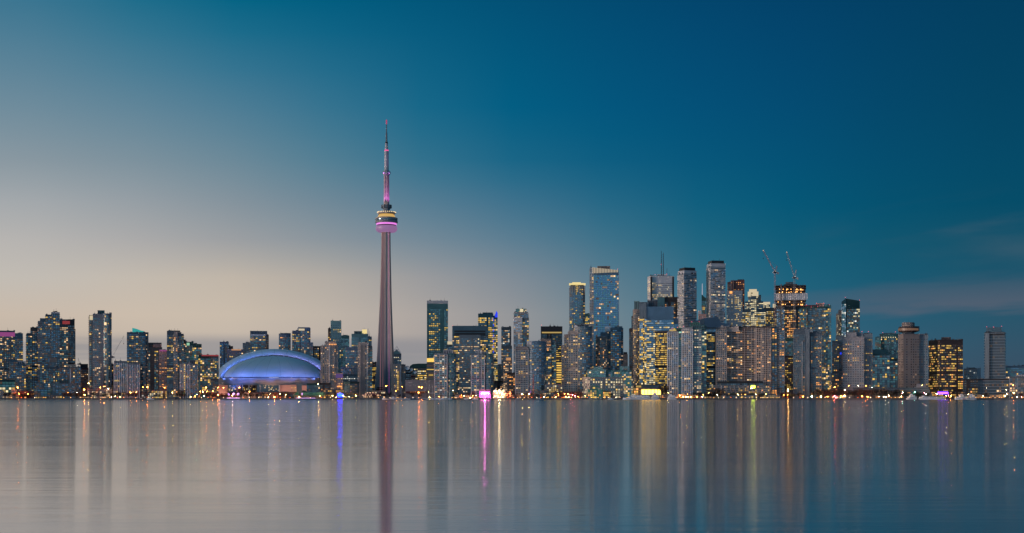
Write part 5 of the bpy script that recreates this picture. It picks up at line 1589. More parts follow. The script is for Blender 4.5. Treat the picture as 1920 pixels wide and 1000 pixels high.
for k in range(6):
    y0_ = 380 - k * 8.5
    a = MB()
    for sx in (-1, 1):
        a.box(cxw + sx * 2.6 * mpp - .2, cxw + sx * 2.6 * mpp + .2, YT - 5.1 * mpp, YT - 4.4 * mpp, PZ(y0_, YT), PZ(y0_ - 6, YT), M_DSTEEL)
    a.build('shaft_groove', root)
def light(kind, name, loc, target, energy, color, size=4.0, angle=60, parent=None):
    d = bpy.data.lights.new(name, kind)
    d.energy = energy
    d.color = color
    if kind == 'SPOT':
        d.spot_size = radians(angle)
        d.spot_blend = .8
        d.shadow_soft_size = size
    elif kind == 'AREA':
        d.shape = 'RECTANGLE'
        d.size = size
        d.size_y = 2
        d.spread = radians(angle)
    else:
        d.shadow_soft_size = size
    o = bpy.data.objects.new(name, d)
    COL.objects.link(o)
    v = Vector(target) - Vector(loc)
    if parent is not None:
        og = parent['_org']
        o.parent = parent
        o.location = (loc[0] - og[0], loc[1] - og[1], loc[2] - og[2])
    else:
        o.location = loc
    o.rotation_euler = v.to_track_quat('-Z', 'Y').to_euler()
    return o
for sx in (-1, 1):
    light('SPOT', 'shaft_uplight', (cxw + sx * 15, YT - 16, PZ(394, YT)), (cxw, YT, PZ(352, YT)), 95000, (.75, .16, .9), 1, 46, root)
    light('SPOT', 'shaft_uplight', (cxw + sx * 7, YT - 7, PZ(329, YT)), (cxw, YT, PZ(305, YT)), 9000, (.8, .3, .9), .5, 50, root)

# ------------------------------------------------------------------ stadium with the retractable roof
YS = 2470.0
st = thing('stadium', 'domed stadium with white roof shells floodlit in blue', 'stadium', (PX(515, YS), YS, GZ))
SHORTS.append((404, 625, YS - 60, 'blue lit stadium'))
M_DOME = mat('roof_membrane', (0.62, 0.66, 0.68), 0.55, noise=0.05, nscale=0.02)
def shell(x0, x1, yb, yt, Yf, Yb, q, mt, name, thick=0, n=48, q2=None, squash=1.0, rows=5, peak=.5):
    """ruled band between a front curve and a back curve"""
    a = MB()
    def curve(X0, X1, YB, YTp, Yd, qq):
        pts = []
        for i in range(n + 1):
            u = -1 + 2 * i / n
            h = max(0.0, 1 - abs(u) ** 2.0) ** qq
            pts.append((PX((X0 + X1) / 2 + u * (X1 - X0) / 2, Yd), Yd, PZ(YB + (YTp - YB) * h, Yd)))
        return pts
    return curve
def ruled(a, c0, c1, mt, rows=1):
    n = len(c0)
    for i in range(n - 1):
        a.quad(c0[i], c0[i + 1], c1[i + 1], c1[i], mt)
def arch(x0, x1, yb, yt, Yd, q, n=56):
    out_ = []
    for i in range(n + 1):
        u = -cos(pi * i / n)
        h = max(0.0, 1 - u * u) ** q
        out_.append((PX((x0 + x1) / 2 + u * (x1 - x0) / 2, Yd), Yd, PZ(yb + (yt - yb) * h, Yd)))
    return out_
# rear high arch shell: a broad barrel that leans back
a = MB()
c_in = arch(418, 610, 709, 666.5, YS - 2, .62)
c_lip = arch(414, 614, 708.5, 665.0, YS - 3, .62)
c_mid = arch(409, 620, 706, 659.0, YS + 18, .66)
c_out = arch(404, 626, 703, 654.6, YS + 48, .70)
c_bk = arch(404, 626, 703, 656.5, YS + 110, .70)
for u, v_ in ((c_in, c_lip), (c_lip, c_mid), (c_mid, c_out), (c_out, c_bk)):
    ruled(a, u, v_, M_DOME)
o = a.build('rear_roof_shell', st)
for i in range(4, len(c_lip) - 3, 4):
    sm_ = MB()
    for p_, q_ in ((c_lip[i], c_mid[i]), (c_mid[i], c_out[i])):
        sm_.bar(p_, q_, .16, W['grey'])
    sm_.build('roof_rib', st)
a = MB()
lower = [(p[0], p[1], PZ(711, YS)) for p in c_out]
a.poly([c_bk[i] for i in range(len(c_bk))][::-1], M_DOME)
a.build('roof_end_wall', st)
# black seam gutters between the shells: short dashes
seam = MB()
c_s0 = arch(421, 607, 709, 668.2, YS - 4.5, .62, 90)
c_s1 = arch(420, 608, 709, 666.9, YS - 4.5, .62, 90)
for i in range(2, 88):
    if i % 3 != 2:
        p0, p1, p2, p3 = c_s0[i], c_s0[i + 1], c_s1[i + 1], c_s1[i]
        seam.quad(p0, p1, p2, p3, W['black'])
        sh_ = lambda p: (p[0], p[1] + 1.5, p[2])
        seam.quad(p1, p0, sh_(p0), sh_(p1), W['black'])
        seam.quad(p3, p2, sh_(p2), sh_(p3), W['black'])
seam.build('roof_seam', st)
# front quarter dome
a = MB()
nu, nv = 56, 16
cxd, hw = PX(514, YS), (PX(606, YS) - PX(422, YS)) / 2
zb, H = PZ(709, YS), PZ(667.8, YS) - PZ(709, YS)
grid = []
for j in range(nv + 1):
    t = pi / 2 * j / nv
    row = []
    for i in range(nu + 1):
        ph = pi * i / nu
        row.append((cxd - hw * cos(ph) * cos(t), YS - 3 - 78 * sin(ph) * cos(t) * (.35 + .65 * cos(t)), zb + H * sin(t) ** 1.12))
    grid.append(row)
for j in range(nv):
    for i in range(nu):
        a.quad(grid[j][i], grid[j][i + 1], grid[j + 1][i + 1], grid[j + 1][i], M_DOME)
for j in range(3, 52, 5):
    sm_ = MB()
    for r0_, r1_ in zip(grid[:-2], grid[1:-1]):
        sm_.bar(r0_[j], r1_[j], .13, W['grey'])
    sm_.build('roof_rib', st)
o = a.build('front_roof_shell', st)
for p_ in o.data.polygons:
    p_.use_smooth = True
# base: pale concrete drum, terraces, big glazed openings
def drum(name, r0x, r0y, y_top, y_bot, mt, yoff=0, n=40, x_c=514):
    a = MB()
    pts = []
    for i in range(n + 1):
        ph = pi + pi * i / n
        pts.append((PX(x_c, YS) + r0x * cos(ph), YS + yoff + r0y * sin(ph)))
    pts += [(PX(x_c, YS) + r0x, YS + 90), (PX(x_c, YS) - r0x, YS + 90)]
    a.prism(pts, PZ(y_bot, YS - r0y), PZ(y_top, YS - r0y), mt)
    return a.build(name, st)
drum('upper_wall', 109, 84, 708.8, 722.5, W['concrete'])
drum('parapet', 106, 86, 711.5, 714.0, W['grey'], 0)
drum('base_wall', 113, 78, 722, 747, W['dkbeige'])
def flat(name, x0, x1, y0, y1, Yd, mt, dep=2.0, label=None):
    return panel(st, name, x0, x1, y0, y1, Yd, mt, dep, label)
flat('pink_wall', 404, 427, 722, 741, YS - 82, W['pink'], 30)
flat('pink_wall', 443, 452, 722, 741, YS - 81.5, W['pink'], 30)
flat('pink_wall', 523, 556, 722, 741, YS - 82, W['pink'], 30)
flat('pink_wall', 566, 576, 723, 739, YS - 79, W['pink'], 30)
flat('glazed_opening', 482, 524, 721.5, 736, YS - 83, G['deep'], 30)
flat('glazed_opening', 428, 442, 722, 737, YS - 80, G['deep'], 30)
flat('glazed_opening', 452, 482, 722, 737, YS - 79, W['brown'], 30)
flat('ledge', 430, 590, 735.5, 738, YS - 92, W['brown'], 14)
rg = random.Random(4)
for k in range(60):
    row_ = rg.choice([723.2, 726.5, 729.2, 731.2])
    xx = rg.choice([rg.uniform(484, 521), rg.uniform(484, 521), rg.uniform(428, 440), rg.uniform(543, 554), rg.uniform(455, 478)])
    flat('window', xx, xx + rg.uniform(1.2, 2.6), row_, row_ + 1.3, YS - 84.5, rg.choice(LIT['y'] + LIT['w'] + LIT['k']), .8)
for xx in (404, 431, 454, 466, 487, 523):
    a = MB()
    x_ = PX(xx, YS - 86)
    a.prism([(x_, YS - 87), (x_ + 1.4, YS - 87), (x_ + 1.4, YS - 85), (x_, YS - 85)], GZ, PZ(721.6, YS - 86), W['ltgrey'])
    a.build('column', st)
a = MB()
a.bar((PX(416, YS - 90), YS - 90, PZ(720.5, YS)), (PX(420, YS - 90), YS - 90, PZ(716, YS)), 1.2, W['ltgrey'])
a.build('buttress', st)
# blue LED line added under the front shell, and floodlights
a = MB()
M_LED = lamp_mat('led_blue', (.10, .16, 1.0), .35, False)
base = [(cxd - (hw + 1) * cos(pi * i / 56), YS - 4 - 79.5 * sin(pi * i / 56), zb + .3) for i in range(57)]
for p_, q_ in zip(base, base[1:]):
    a.bar(p_, q_, .3, M_LED)
a.build('led_line', st)
for k in range(24):
    t = k / 23
    p_ = c_in[int(round(2 + t * 52))]
    u_ = (p_[0] - PX(514, YS)) / 97
    light('SPOT', 'floodlight', (p_[0] + u_ * 5, YS - 15, p_[2] + 8), (p_[0] + u_ * 8, YS + 28, p_[2] + 7), 7500, (.13, .24, 1.0) if t < .5 else (.30, .30, 1.0), 2.0, 110, st)
for k in range(13):
    ph = pi * (k + .8) / 14.6
    bx, by = cxd - (hw + 13) * cos(ph), YS - 4 - 93 * sin(ph)
    tx, ty = cxd - hw * .55 * cos(ph), YS - 4 - 48 * sin(ph)
    light('SPOT', 'floodlight', (bx, by, zb - 1), (tx, ty, zb + 14), 6000, (.14, .26, 1.0), 1.5, 120, st)
for k, (xa, tx_, tz_) in enumerate(((440, 448, 60), (462, 470, 78), (500, 510, 88), (540, 548, 86), (575, 590, 70))):
    light('SPOT', 'floodlight', (PX(xa, YS - 170), YS - 170, 14), (PX(tx_, YS), YS, tz_), 360000, (.12, .22, 1.0) if k < 3 else (.26, .28, 1.0), 1.5, 27, st)

M_CONC2 = None
for k, xx in enumerate((412, 436, 462, 500, 540, 572)):  # warm lamps without fixtures, added to brighten the stadium walls
    light('POINT', 'added_lamp', (PX(xx, YS - 104), YS - 104, GZ + 6), (PX(xx, YS), YS, 20), 16000, (1.0, .55, .38), 1.0, 60, st)
for k, xx in enumerate((429, 438, 447, 566, 578, 589)):  # lilac balls by the shore, added to draw lilac streaks on the water
    a = MB(); a.ball((PX(xx, 2232), 2232, GZ + 7), 2.2, lamp_mat('streak_ball_lilac', (.50, .24, .62), 5.5), 10)
    a.bar((PX(xx, 2232), 2232, GZ), (PX(xx, 2232), 2232, GZ + 5), .2, M_DSTEEL)
    a.build('added_lamp', st)
# ------------------------------------------------------------------ cranes
def lattice(a, p0, p1, w, n, mt, r=.16):
    p0, p1 = Vector(p0), Vector(p1)
    d = (p1 - p0).normalized()
    u = Vector((0, 1, 0))
    if abs(d.dot(u)) > .9:
        u = Vector((1, 0, 0))
    v = d.cross(u).normalized()
    u = v.cross(d).normalized()
    cs = [u * (w / 2 * sx) + v * (w / 2 * sy) for sx, sy in ((-1, -1), (1, -1), (1, 1), (-1, 1))]
    for c in cs:
        a.bar(p0 + c, p1 + c, r, mt)
    for k in range(n):
        q0, q1 = p0.lerp(p1, k / n), p0.lerp(p1, (k + 1) / n)
        for i in range(4):
            j = (i + 1) % 4
            a.bar(q0 + cs[i], q1 + cs[j], r * .6, mt)
def crane(label, Yd, xm, y_base, y_cab, tip, back, mt, wm=2.4, lampc=None, group='tower cranes', cable=None):
    r_ = thing('tower_crane', label, 'tower crane', (PX(xm, Yd), Yd, PZ(y_base, Yd)), group)
    P_ = lambda x_, y_: (PX(x_, Yd), Yd, PZ(y_, Yd))
    a = MB(); lattice(a, P_(xm, y_base), P_(xm, y_cab), wm, max(6, int((y_base - y_cab) / 3)), mt, .055 * wm); a.build('mast', r_)
    a = MB(); lattice(a, P_(xm, y_cab - 1), P_(*tip), wm * .7, 14, mt, .055 * wm); a.build('jib', r_)
    a = MB(); lattice(a, P_(xm, y_cab - 1), P_(back[0], back[1]), wm * .6, 4, mt, .2)
    a.bar(P_(back[0], back[1]), P_(xm + (tip[0] - xm) * .6, y_cab + (tip[1] - y_cab) * .6), .12, mt)
    a.bar(P_(back[0], back[1]), P_(xm + 4 * (1 if back[0] > xm else -1), y_cab), .2, mt); a.build('a_frame', r_)
    a = MB()
    X, _, Z = P_(xm, y_cab)
    s = 1 if back[0] > xm else -1
    a.box(X - 2, X + 2, Yd - 2.2, Yd + 2.2, Z - 1.5, Z + 1.8, M_DSTEEL)
    a.box(min(X + s * 1, X + s * 7), max(X + s * 1, X + s * 7), Yd - 1.8, Yd + 1.8, Z - 1.3, Z + .2, mt)
    a.box(min(X + s * 5, X + s * 7.5), max(X + s * 5, X + s * 7.5), Yd - 2, Yd + 2, Z - 3.5, Z - .4, W['concrete']); a.build('counterweight', r_)
    a = MB()
    a.box(X - s * 3.8 - 1, X - s * 3.8 + 1, Yd - 3, Yd - 1, Z - 1.4, Z + 1.2, W['ltgrey']); a.build('cab', r_)
    a = MB()
    hx = tip[0]
    a.bar(P_(hx, tip[1]), P_(hx, tip[1] + (cable or 14)), .10, M_DSTEEL)
    q = P_(hx, tip[1] + (cable or 14))
    a.box(q[0] - .6, q[0] + .6, q[1] - .6, q[1] + .6, q[2] - 2, q[2], M_DSTEEL); a.build('hook', r_)
    if lampc:
        a = MB()
        a.ball(P_(xm + 1.2, y_cab - 1.5), 1.3, lampc, 6); a.build('work_lamp', r_)
        a = MB()
        a.ball(P_(tip[0], tip[1]), .7, LIT['w'][2], 6); a.build('tip_lamp', r_)
    return r_
crane('red and white luffing crane left of the unfinished tower, its jib raised left', 2590, 1453, 612, 511, (1431, 470), (1457, 499), mat('crane_red', (.34, .19, .19), .6, noise=0), 2.6, LIT['w'][2])
crane('white luffing crane rising in front of the unfinished tower, with a floodlit cab', 2588, 1489.5, 640, 521, (1475, 473), (1493, 506), mat('crane_white', (.30, .29, .29), .6, noise=0), 2.6, lamp_mat('crane_flood', (1, .95, .85), 1.6, False))
crane('small pale luffing crane right of the lone pale grey tower, jib raised right', 2700, 211, 700, 670, (232, 630), (207, 665), mat('crane_grey', (.50, .47, .45), .7, noise=0), 1.1)
crane('tiny thin crane left of the lone pale grey tower, jib raised left', 2750, 149.5, 700, 683, (146.5, 672), (151, 680), mat('crane_grey', (.50, .47, .45), .7, noise=0), 1.2)
# red lattice mast on the quay
a = MB(); lattice(a, (PX(1000, 2230), 2230, GZ), (PX(1000, 2230), 2230, PZ(701, 2230)), 1.5, 14, mat('mast_red', (.35, .06, .06), .6, noise=0), .2)
o = a.build('lattice_mast', None, (PX(1000, 2230), 2230, GZ)); tag(o, 'slim red lattice mast in front of the curved blue-fronted condo', 'mast')

# ------------------------------------------------------------------ where a thing stands, in words
def near(x, Y=2230):
    c = [s for s in SHORTS if s[2] >= Y and s[0] - 2 <= x <= s[1] + 2]
    if not c:
        c = sorted(SHORTS, key=lambda s: abs((s[0] + s[1]) / 2 - x))[:1]
    return min(c, key=lambda s: (s[2], abs((s[0] + s[1]) / 2 - x)))[3]

# ------------------------------------------------------------------ trees
M_BARK = mat('bark', (0.05, 0.038, 0.03), 0.9, noise=.2, nscale=2)
LEAFM = [mat('leaf_a', (0.075, 0.052, 0.038), 0.8, noise=.3, nscale=.4), mat('leaf_b', (0.045, 0.038, 0.035), 0.8, noise=.3, nscale=.4), mat('leaf_c', (0.03, 0.045, 0.04), 0.8, noise=.3, nscale=.4)]
PROTO = []
def proto_tree(kind, seed, H=9.0, R=3.8):
    r_ = random.Random(seed)
    tr, cr = MB(), MB()
    tr.bar((0, 0, 0), (0, 0, H * .35), (.30, .22), M_BARK, 6)
    tips = []
    for k in range(9):
        t = 2 * pi * k / 9 + r_.uniform(-.3, .3)
        z0 = H * r_.uniform(.22, .42)
        e = (cos(t) * R * r_.uniform(.4, .75), sin(t) * R * r_.uniform(.4, .75), H * r_.uniform(.5, .9))
        tr.bar((0, 0, z0), e, (.14, .04), M_BARK, 4)
        tips.append(e)
        for q in range(3):
            e2 = (e[0] + r_.uniform(-1.4, 1.4), e[1] + r_.uniform(-1.4, 1.4), e[2] + r_.uniform(-.4, 1.5))
            tr.bar(e, e2, (.05, .02), M_BARK, 3)
            tips.append(e2)
    tr.bar((0, 0, H * .3), (r_.uniform(-.4, .4), r_.uniform(-.4, .4), H * .95), (.2, .04), M_BARK, 5)
    for k in range(520):
        c = r_.choice(tips) if r_.random() < .7 else (r_.gauss(0, R * .45), r_.gauss(0, R * .45), H * .62 + r_.gauss(0, H * .17))
        p = Vector((c[0] + r_.gauss(0, .6), c[1] + r_.gauss(0, .6), c[2] + r_.gauss(0, .6)))
        if p.z < H * .2:
            continue
        s = r_.uniform(.16, .42)
        u = Vector((r_.gauss(0, 1), r_.gauss(0, 1), r_.gauss(0, 1))).normalized()
        v = u.orthogonal().normalized()
        w = u.cross(v)
        cr.quad(p - v * s - w * s * .5, p + v * s - w * s * .5, p + v * s + w * s * .5, p - v * s + w * s * .5, LEAFM[kind])
    return tr.mesh('trunk'), cr.mesh('crown')
for kind in range(3):
    for s in range(3):
        PROTO.append((kind, proto_tree(kind, kind * 10 + s)))
KN = ['bare brown tree', 'dark bare tree', 'dark leafy tree']
def tree(x, Y, h, kind, wide=1.0):
    k = kind * 3 + RND.randrange(3)
    tm, cm = PROTO[k][1]
    X = PX(x, Y)
    r_ = thing('tree', '%s in front of the %s' % (KN[kind], near(x, Y + 5)), 'tree', (X, Y, GZ), 'trees along the waterfront')
    s = h / 9.0
    r_.rotation_euler = (0, 0, RND.uniform(0, 6.28))
    r_.scale = (s * wide, s * wide, s)
    r_['px'] = x
    for nm_, me in (('trunk', tm), ('crown', cm)):
        o = bpy.data.objects.new(nm_, me)
        COL.objects.link(o)
        o.parent = r_
    return r_
TREES = [(8, 30, 3, 0), (36, 64, 4, 0), (116, 166, 7, 0), (166, 212, 6, 0), (214, 260, 6, 0), (290, 336, 4, 0), (334, 348, 3, 0), (372, 420, 7, 0), (420, 486, 9, 0), (486, 545, 5, 0),
         (610, 675, 5, 1), (700, 734, 4, 1), (745, 800, 3, 1), (850, 892, 4, 0), (985, 1022, 4, 0), (1040, 1092, 8, 0), (1128, 1150, 2, 2), (1255, 1262, 1, 1), (1300, 1342, 8, 1),
         (1342, 1440, 14, 1), (1462, 1500, 5, 1), (1524, 1600, 13, 1), (1600, 1700, 19, 1), (1700, 1742, 5, 2), (1845, 1920, 5, 1)]
rt = random.Random(31)
for x0, x1, n, kd in TREES:
    for k in range(n):
        x_ = x0 + (x1 - x0) * (k + rt.uniform(.2, .8)) / n
        big = 1500 < x_ < 1700
        tree(x_, 2216 + rt.uniform(0, 16) + (10 if big else 0), rt.uniform(7, 11) + (5 if big else 0), kd if rt.random() < .8 else (kd + 1) % 3, rt.uniform(.9, 1.2))
for x_, h, kd, w in ((1243, 24, 1, .75), (1248, 20, 1, .8), (1340, 17, 0, 1.3), (1350, 16, 0, 1.3), (341, 14, 0, 1.2), (452, 15, 0, 1.0), (1720, 11, 2, 1.3), (1580, 17, 1, 1.2), (1610, 17, 1, 1.2), (1646, 16, 1, 1.3)):
    tree(x_, 2222 + rt.uniform(0, 6), h, kd, w)

# ------------------------------------------------------------------ street lamps
LC = {'o': ('lamp_orange', (1.0, .16, .02), 'orange'), 'y': ('lamp_yellow', (1.0, .48, .11), 'yellow'), 'w': ('lamp_white', (1.0, .76, .48), 'white'),
      'r': ('lamp_red', (1.0, .08, .10), 'red'), 'g': ('lamp_green', (.25, 1.0, .55), 'green')}
LAMPE = 520.0
def lamp_proto(c, s):
    m_ = lamp_mat(LC[c][0], LC[c][1], LAMPE)
    a = MB(); a.bar((0, 0, 0), (0, 0, 1.0), (.012, .008), M_DSTEEL, 6)
    h = MB(); h.ball((0, 0, 0), 1.0, m_, 8, .8)
    return a.mesh('pole'), h.mesh('lamp_head')
LP = {}
def street_lamp(x, y, c, s=1.0, Y=None):
    Y = Y or 2214 + RND.uniform(0, 9)
    if c not in LP:
        LP[c] = lamp_proto(c, s)
    z = PZ(y, Y)
    X = PX(x, Y)
    size = 'bright' if s >= 1.3 else 'small' if s < .8 else 'glowing'
    r_ = thing('street_lamp', '%s %s street lamp by the %s' % (size, LC[c][2], near(x, Y + 8)), 'street lamp', (X, Y, GZ), 'street lamps along the waterfront')
    r_['px'] = x
    p = bpy.data.objects.new('pole', LP[c][0]); COL.objects.link(p); p.parent = r_
    hh = z - GZ
    p.scale = (7, 7, hh)
    h = bpy.data.objects.new('lamp_head', LP[c][1]); COL.objects.link(h); h.parent = r_
    h.location = (0, 0, hh); h.scale = (.31 * s, .31 * s, .31 * s)
    return r_
LAMPS = [(33, 726.5, 'o', 1.7), (36, 739, 'o', 1.1), (52, 739, 'o', 1.3), (158, 731, 'o', 2.2), (166, 718.5, 'y', 1.5), (158.5, 740.5, 'y', 1.1), (14, 742, 'y', .9), (105, 744, 'y', .9), (128, 737, 'o', 1),
    (144, 735.5, 'w', .6), (170, 733, 'y', 1.5), (188, 727, 'o', 1), (195, 725, 'o', 1.2), (202, 729, 'w', 1), (209, 744, 'w', 1), (216, 743, 'y', .9), (225, 744.5, 'y', 1),
    (245, 736.5, 'o', 1.5), (256, 735.5, 'o', 1.3), (268, 726, 'o', 1), (276.5, 725.8, 'o', 1.8), (308, 727, 'o', 1.3), (323.5, 736.5, 'y', 1.4), (357, 744, 'y', 1), (366, 743, 'o', 1),
    (375, 734.5, 'o', 1), (380, 735, 'y', 1.1), (388, 734, 'o', 1), (399, 734, 'o', 1.2), (386.5, 727, 'o', 1.7), (409, 740.5, 'o', 2.0), (409, 727, 'o', 1.1), (419, 727, 'o', 1.3), (435.5, 742, 'o', 1.5),
    (449, 727, 'o', 1.2), (468, 735, 'o', 1.2), (382.5, 743, 'g', .8), (369, 740, 'g', .9), (503, 745, 'y', 1), (514.5, 745, 'o', 2.2), (525, 738.5, 'y', 1.1), (536, 740.5, 'y', .9), (506, 739, 'w', .7),
    (560.5, 745, 'y', 1.6), (599.5, 742.5, 'y', 1.1), (597, 720.5, 'y', 1.3), (623.5, 742.5, 'y', 1.7), (644, 742.5, 'y', 1.4), (667, 742, 'y', 1.4), (630, 745, 'y', .8), (655, 745, 'w', .8),
    (724, 724.5, 'o', 1.7), (742, 733.5, 'o', 1), (754, 725.5, 'o', .9), (786, 725.5, 'o', 1.5), (790.5, 727, 'o', 1.7), (785, 736.5, 'o', 1.5), (804.5, 736, 'y', .8), (805, 745, 'y', 1.3), (823, 744, 'o', .9),
    (849, 733, 'w', .7), (865, 742, 'o', 1.2), (870, 742.5, 'y', 1), (882, 746, 'y', 1.5), (886, 742.5, 'o', .9), (893, 742, 'y', 1), (979, 739.5, 'y', 1.6), (992, 739.5, 'y', 1.7), (1015, 740, 'o', .8), (1020, 744.5, 'y', 1.3),
    (1047, 739, 'o', 1), (1058, 738.8, 'o', 1), (1065, 739, 'y', .9), (1042, 745, 'y', .9), (1061, 744.5, 'y', 1), (1066, 745, 'y', 1.1), (1071, 745.5, 'y', .8), (1073.5, 740.5, 'r', 1.5), (1078, 742.5, 'r', 1.1), (1069, 740.5, 'r', 1),
    (1084, 744, 'o', 1), (1097, 742.5, 'y', .8), (1240.5, 742, 'r', 1.3), (1245, 744, 'o', 1.1), (1250, 743, 'y', 1), (1253, 736.5, 'y', .8), (1275, 742, 'o', 1.6), (1281, 744.5, 'y', 1.3), (1286, 744.5, 'y', 1.2), (1290, 744.5, 'y', 1.4),
    (1295, 744.5, 'y', 1.2), (1289, 740, 'o', .8), (1307, 744.5, 'o', 1.1), (1319, 740.5, 'o', .9), (1316.5, 744.5, 'w', .7), (1327.5, 738, 'w', .6), (1345, 740.5, 'w', .6), (1329, 736.5, 'y', .7), (1362, 740.5, 'o', .8),
    (1375, 740, 'y', 1.1), (1383.5, 740, 'y', 1.3), (1390, 740.7, 'y', 1.2), (1398, 740, 'o', .9), (1408.5, 728.5, 'w', 1), (1417.5, 739.5, 'y', 1), (1427, 741, 'y', 1), (1436, 739.5, 'y', 1.1), (1412, 743, 'w', .6),
    (1448, 740.5, 'w', .9), (1455.5, 740.3, 'o', 1.3), (1469.5, 741, 'o', 1), (1477, 740.8, 'o', .9), (1477.5, 730, 'y', 1.4), (1478, 733.5, 'y', 2.0), (1505.5, 743.8, 'o', 1.8), (1522, 744, 'g', 1.2), (1522.5, 743, 'y', 1), (1539.5, 743.8, 'y', 2.0),
    (1552, 744, 'o', 1.3), (1564.5, 743.3, 'r', 1.6), (1567, 745.5, 'r', .9), (1581.5, 742.8, 'y', 1.4), (1584, 742, 'y', 1), (1577, 743, 'o', 1), (1565, 726, 'o', 1.6), (1584, 732, 'w', 1.3), (1591.5, 723.5, 'o', .9), (1609.5, 723.5, 'w', 1), (1624, 723.3, 'o', 1.1), (1634.5, 726.5, 'w', .9),
    (1616.5, 743.3, 'o', 1.5), (1626.5, 744, 'o', 1.5), (1632, 745.5, 'w', .8), (1648, 743.8, 'w', 1), (1657, 744, 'w', 1.1), (1661, 744.6, 'w', 1), (1666.5, 743.8, 'o', 1.4), (1666.3, 741.5, 'w', .6), (1690, 743.5, 'y', 1.2), (1728.5, 723.2, 'y', .9),
    (1692.5, 735, 'g', .8), (1715, 735.3, 'g', .9), (1692, 737, 'r', .9), (1733.5, 737, 'r', .9), (1736, 739.5, 'w', .9), (1745.5, 745, 'y', 1.1), (1756, 739, 'w', .8), (1774, 742.5, 'y', 1), (1778.5, 741.5, 'r', 1.2), (1783, 742.5, 'o', 1.7), (1815, 739.5, 'y', .9),
    (1843.5, 742.5, 'y', 1), (1849.5, 727.5, 'w', .7), (1884.5, 742.5, 'y', 1.9), (1887, 731, 'y', 1.1), (1900, 722.5, 'o', 1.5), (1900.5, 737, 'y', 1.5), (1888, 739.5, 'w', .9), (1915, 744.5, 'r', .9), (1907, 745, 'w', .7)]
for l in LAMPS:
    street_lamp(*l)

# dock lamps close above the water
rl = random.Random(11)
a = MB(); a.bar((0, 0, -.9), (0, 0, 0), .06, M_DSTEEL); bpm = a.mesh('post')
bm_ = {}
for c in 'oyw':
    h = MB(); h.ball((0, 0, .1), .30, lamp_mat('dock_' + LC[c][0], LC[c][1], 12), 6); bm_[c] = h.mesh('lamp_head')
xs_ = []
x_ = 4
while x_ < 1918:
    x_ += rl.uniform(7, 16) if 850 < x_ < 1720 else rl.uniform(10, 26)
    xs_.append(x_)
for x_ in xs_:
    Yb = SHORE + rl.uniform(7, 11)
    r_ = thing('bollard_light', 'tiny quay edge light below the ' + near(x_, 2204), 'quay light', (PX(x_, Yb), Yb, GZ + 1.2), 'lights along the quay edge')
    r_['px'] = x_
    c = rl.choice('oyyw')
    for me in (bpm, bm_[c]):
        o = bpy.data.objects.new(me.name.split('.')[0], me); COL.objects.link(o); o.parent = r_

# ------------------------------------------------------------------ lit stage and stall in the middle
st_ = thing('stage', 'open stage blazing magenta and white at the water', 'stage', (PX(909, 2212), 2212, GZ))
SHORTS.append((898, 922, 2211, 'magenta stage'))
a = MB()
for xx in (899, 919):
    a.box(PX(xx, 2212) - .4, PX(xx, 2212) + .4, 2207, 2208, GZ, PZ(731, 2212), M_STEEL)
    a.box(PX(xx, 2212) - .4, PX(xx, 2212) + .4, 2216, 2217, GZ, PZ(731, 2212), M_STEEL)
a.build('frame', st_)
a = MB(); a.box(PX(898, 2212), PX(920, 2212), 2206.5, 2218, PZ(732, 2212), PZ(730.8, 2212), W['pink']); a.build('canopy', st_)
a = MB(); a.box(PX(899.5, 2216), PX(918.5, 2216), 2216.2, 2217, PZ(745, 2216), PZ(734, 2216), lamp_mat('stage_screen', (1.0, .06, .50), 5.0)); a.build('screen', st_)
for k, (xx, yy, rr_) in enumerate(((905, 737, .9), (908.5, 738, 1.3), (912, 737.3, 1.1), (916, 738, .8), (903, 738.5, .7))):
    a = MB(); a.ball((PX(xx, 2211), 2211, PZ(yy, 2211)), rr_, lamp_mat('stage_spot', (1.0, .50, .85), 22), 8); a.build('stage_lamp', st_)
rq = random.Random(2)
for k in range(26):
    a = MB(); a.ball((PX(rq.uniform(899, 921), 2208), 2208, PZ(rq.uniform(740, 747), 2208)), .35, lamp_mat('stage_pink', (1.0, .10, .70), 10), 6); a.build('stage_lamp', st_)
st2 = thing('market_tent', 'big white tent glowing yellow from many lamps right of the stage', 'tent', (PX(936, 2214), 2214, GZ))
SHORTS.append((925, 948, 2213, 'glowing yellow tent'))
a = MB(); a.box(PX(925, 2222), PX(948, 2222), 2222, 2223, GZ, PZ(732, 2222), W['beige']); a.build('back_wall', st2)
a = MB()
for k in range(3):
    x0_, x1_ = 925 + k * 7.7, 932.5 + k * 7.7
    roof_prism(a, x0_, x0_ + 3.4, x0_ + 4.1, x1_, 733, 729.6, 2209, 13, M_WHITE)
a.build('canopy', st2)
for k in range(44):
    a = MB(); a.ball((PX(rq.uniform(926, 947), 2210), 2210 + rq.uniform(0, 9), PZ(rq.uniform(733, 746), 2210)), rq.choice([.35, .5, .8]), lamp_mat('tent_lamp', (1.0, .70, .28), 9), 6); a.build('tent_lamp', st2)
st3 = thing('market_stall', 'red and orange lit stall right of the glowing yellow tent', 'stall', (PX(954, 2214), 2214, GZ))
a = MB(); a.box(PX(949.5, 2218), PX(960, 2218), 2218, 2219, GZ, PZ(735, 2218), W['redbrown']); a.box(PX(949.5, 2214), PX(960, 2214), 2211, 2219, PZ(735.4, 2214), PZ(734.6, 2214), W['redbrown']); a.build('booth', st3)
for k in range(14):
    a = MB(); a.ball((PX(rq.uniform(950, 959), 2210), 2210, PZ(rq.uniform(735, 746), 2210)), rq.choice([.4, .6]), lamp_mat(rq.choice(['stall_red', 'stall_orange']), (1.0, .22, .08), 8), 6); a.build('stall_lamp', st3)
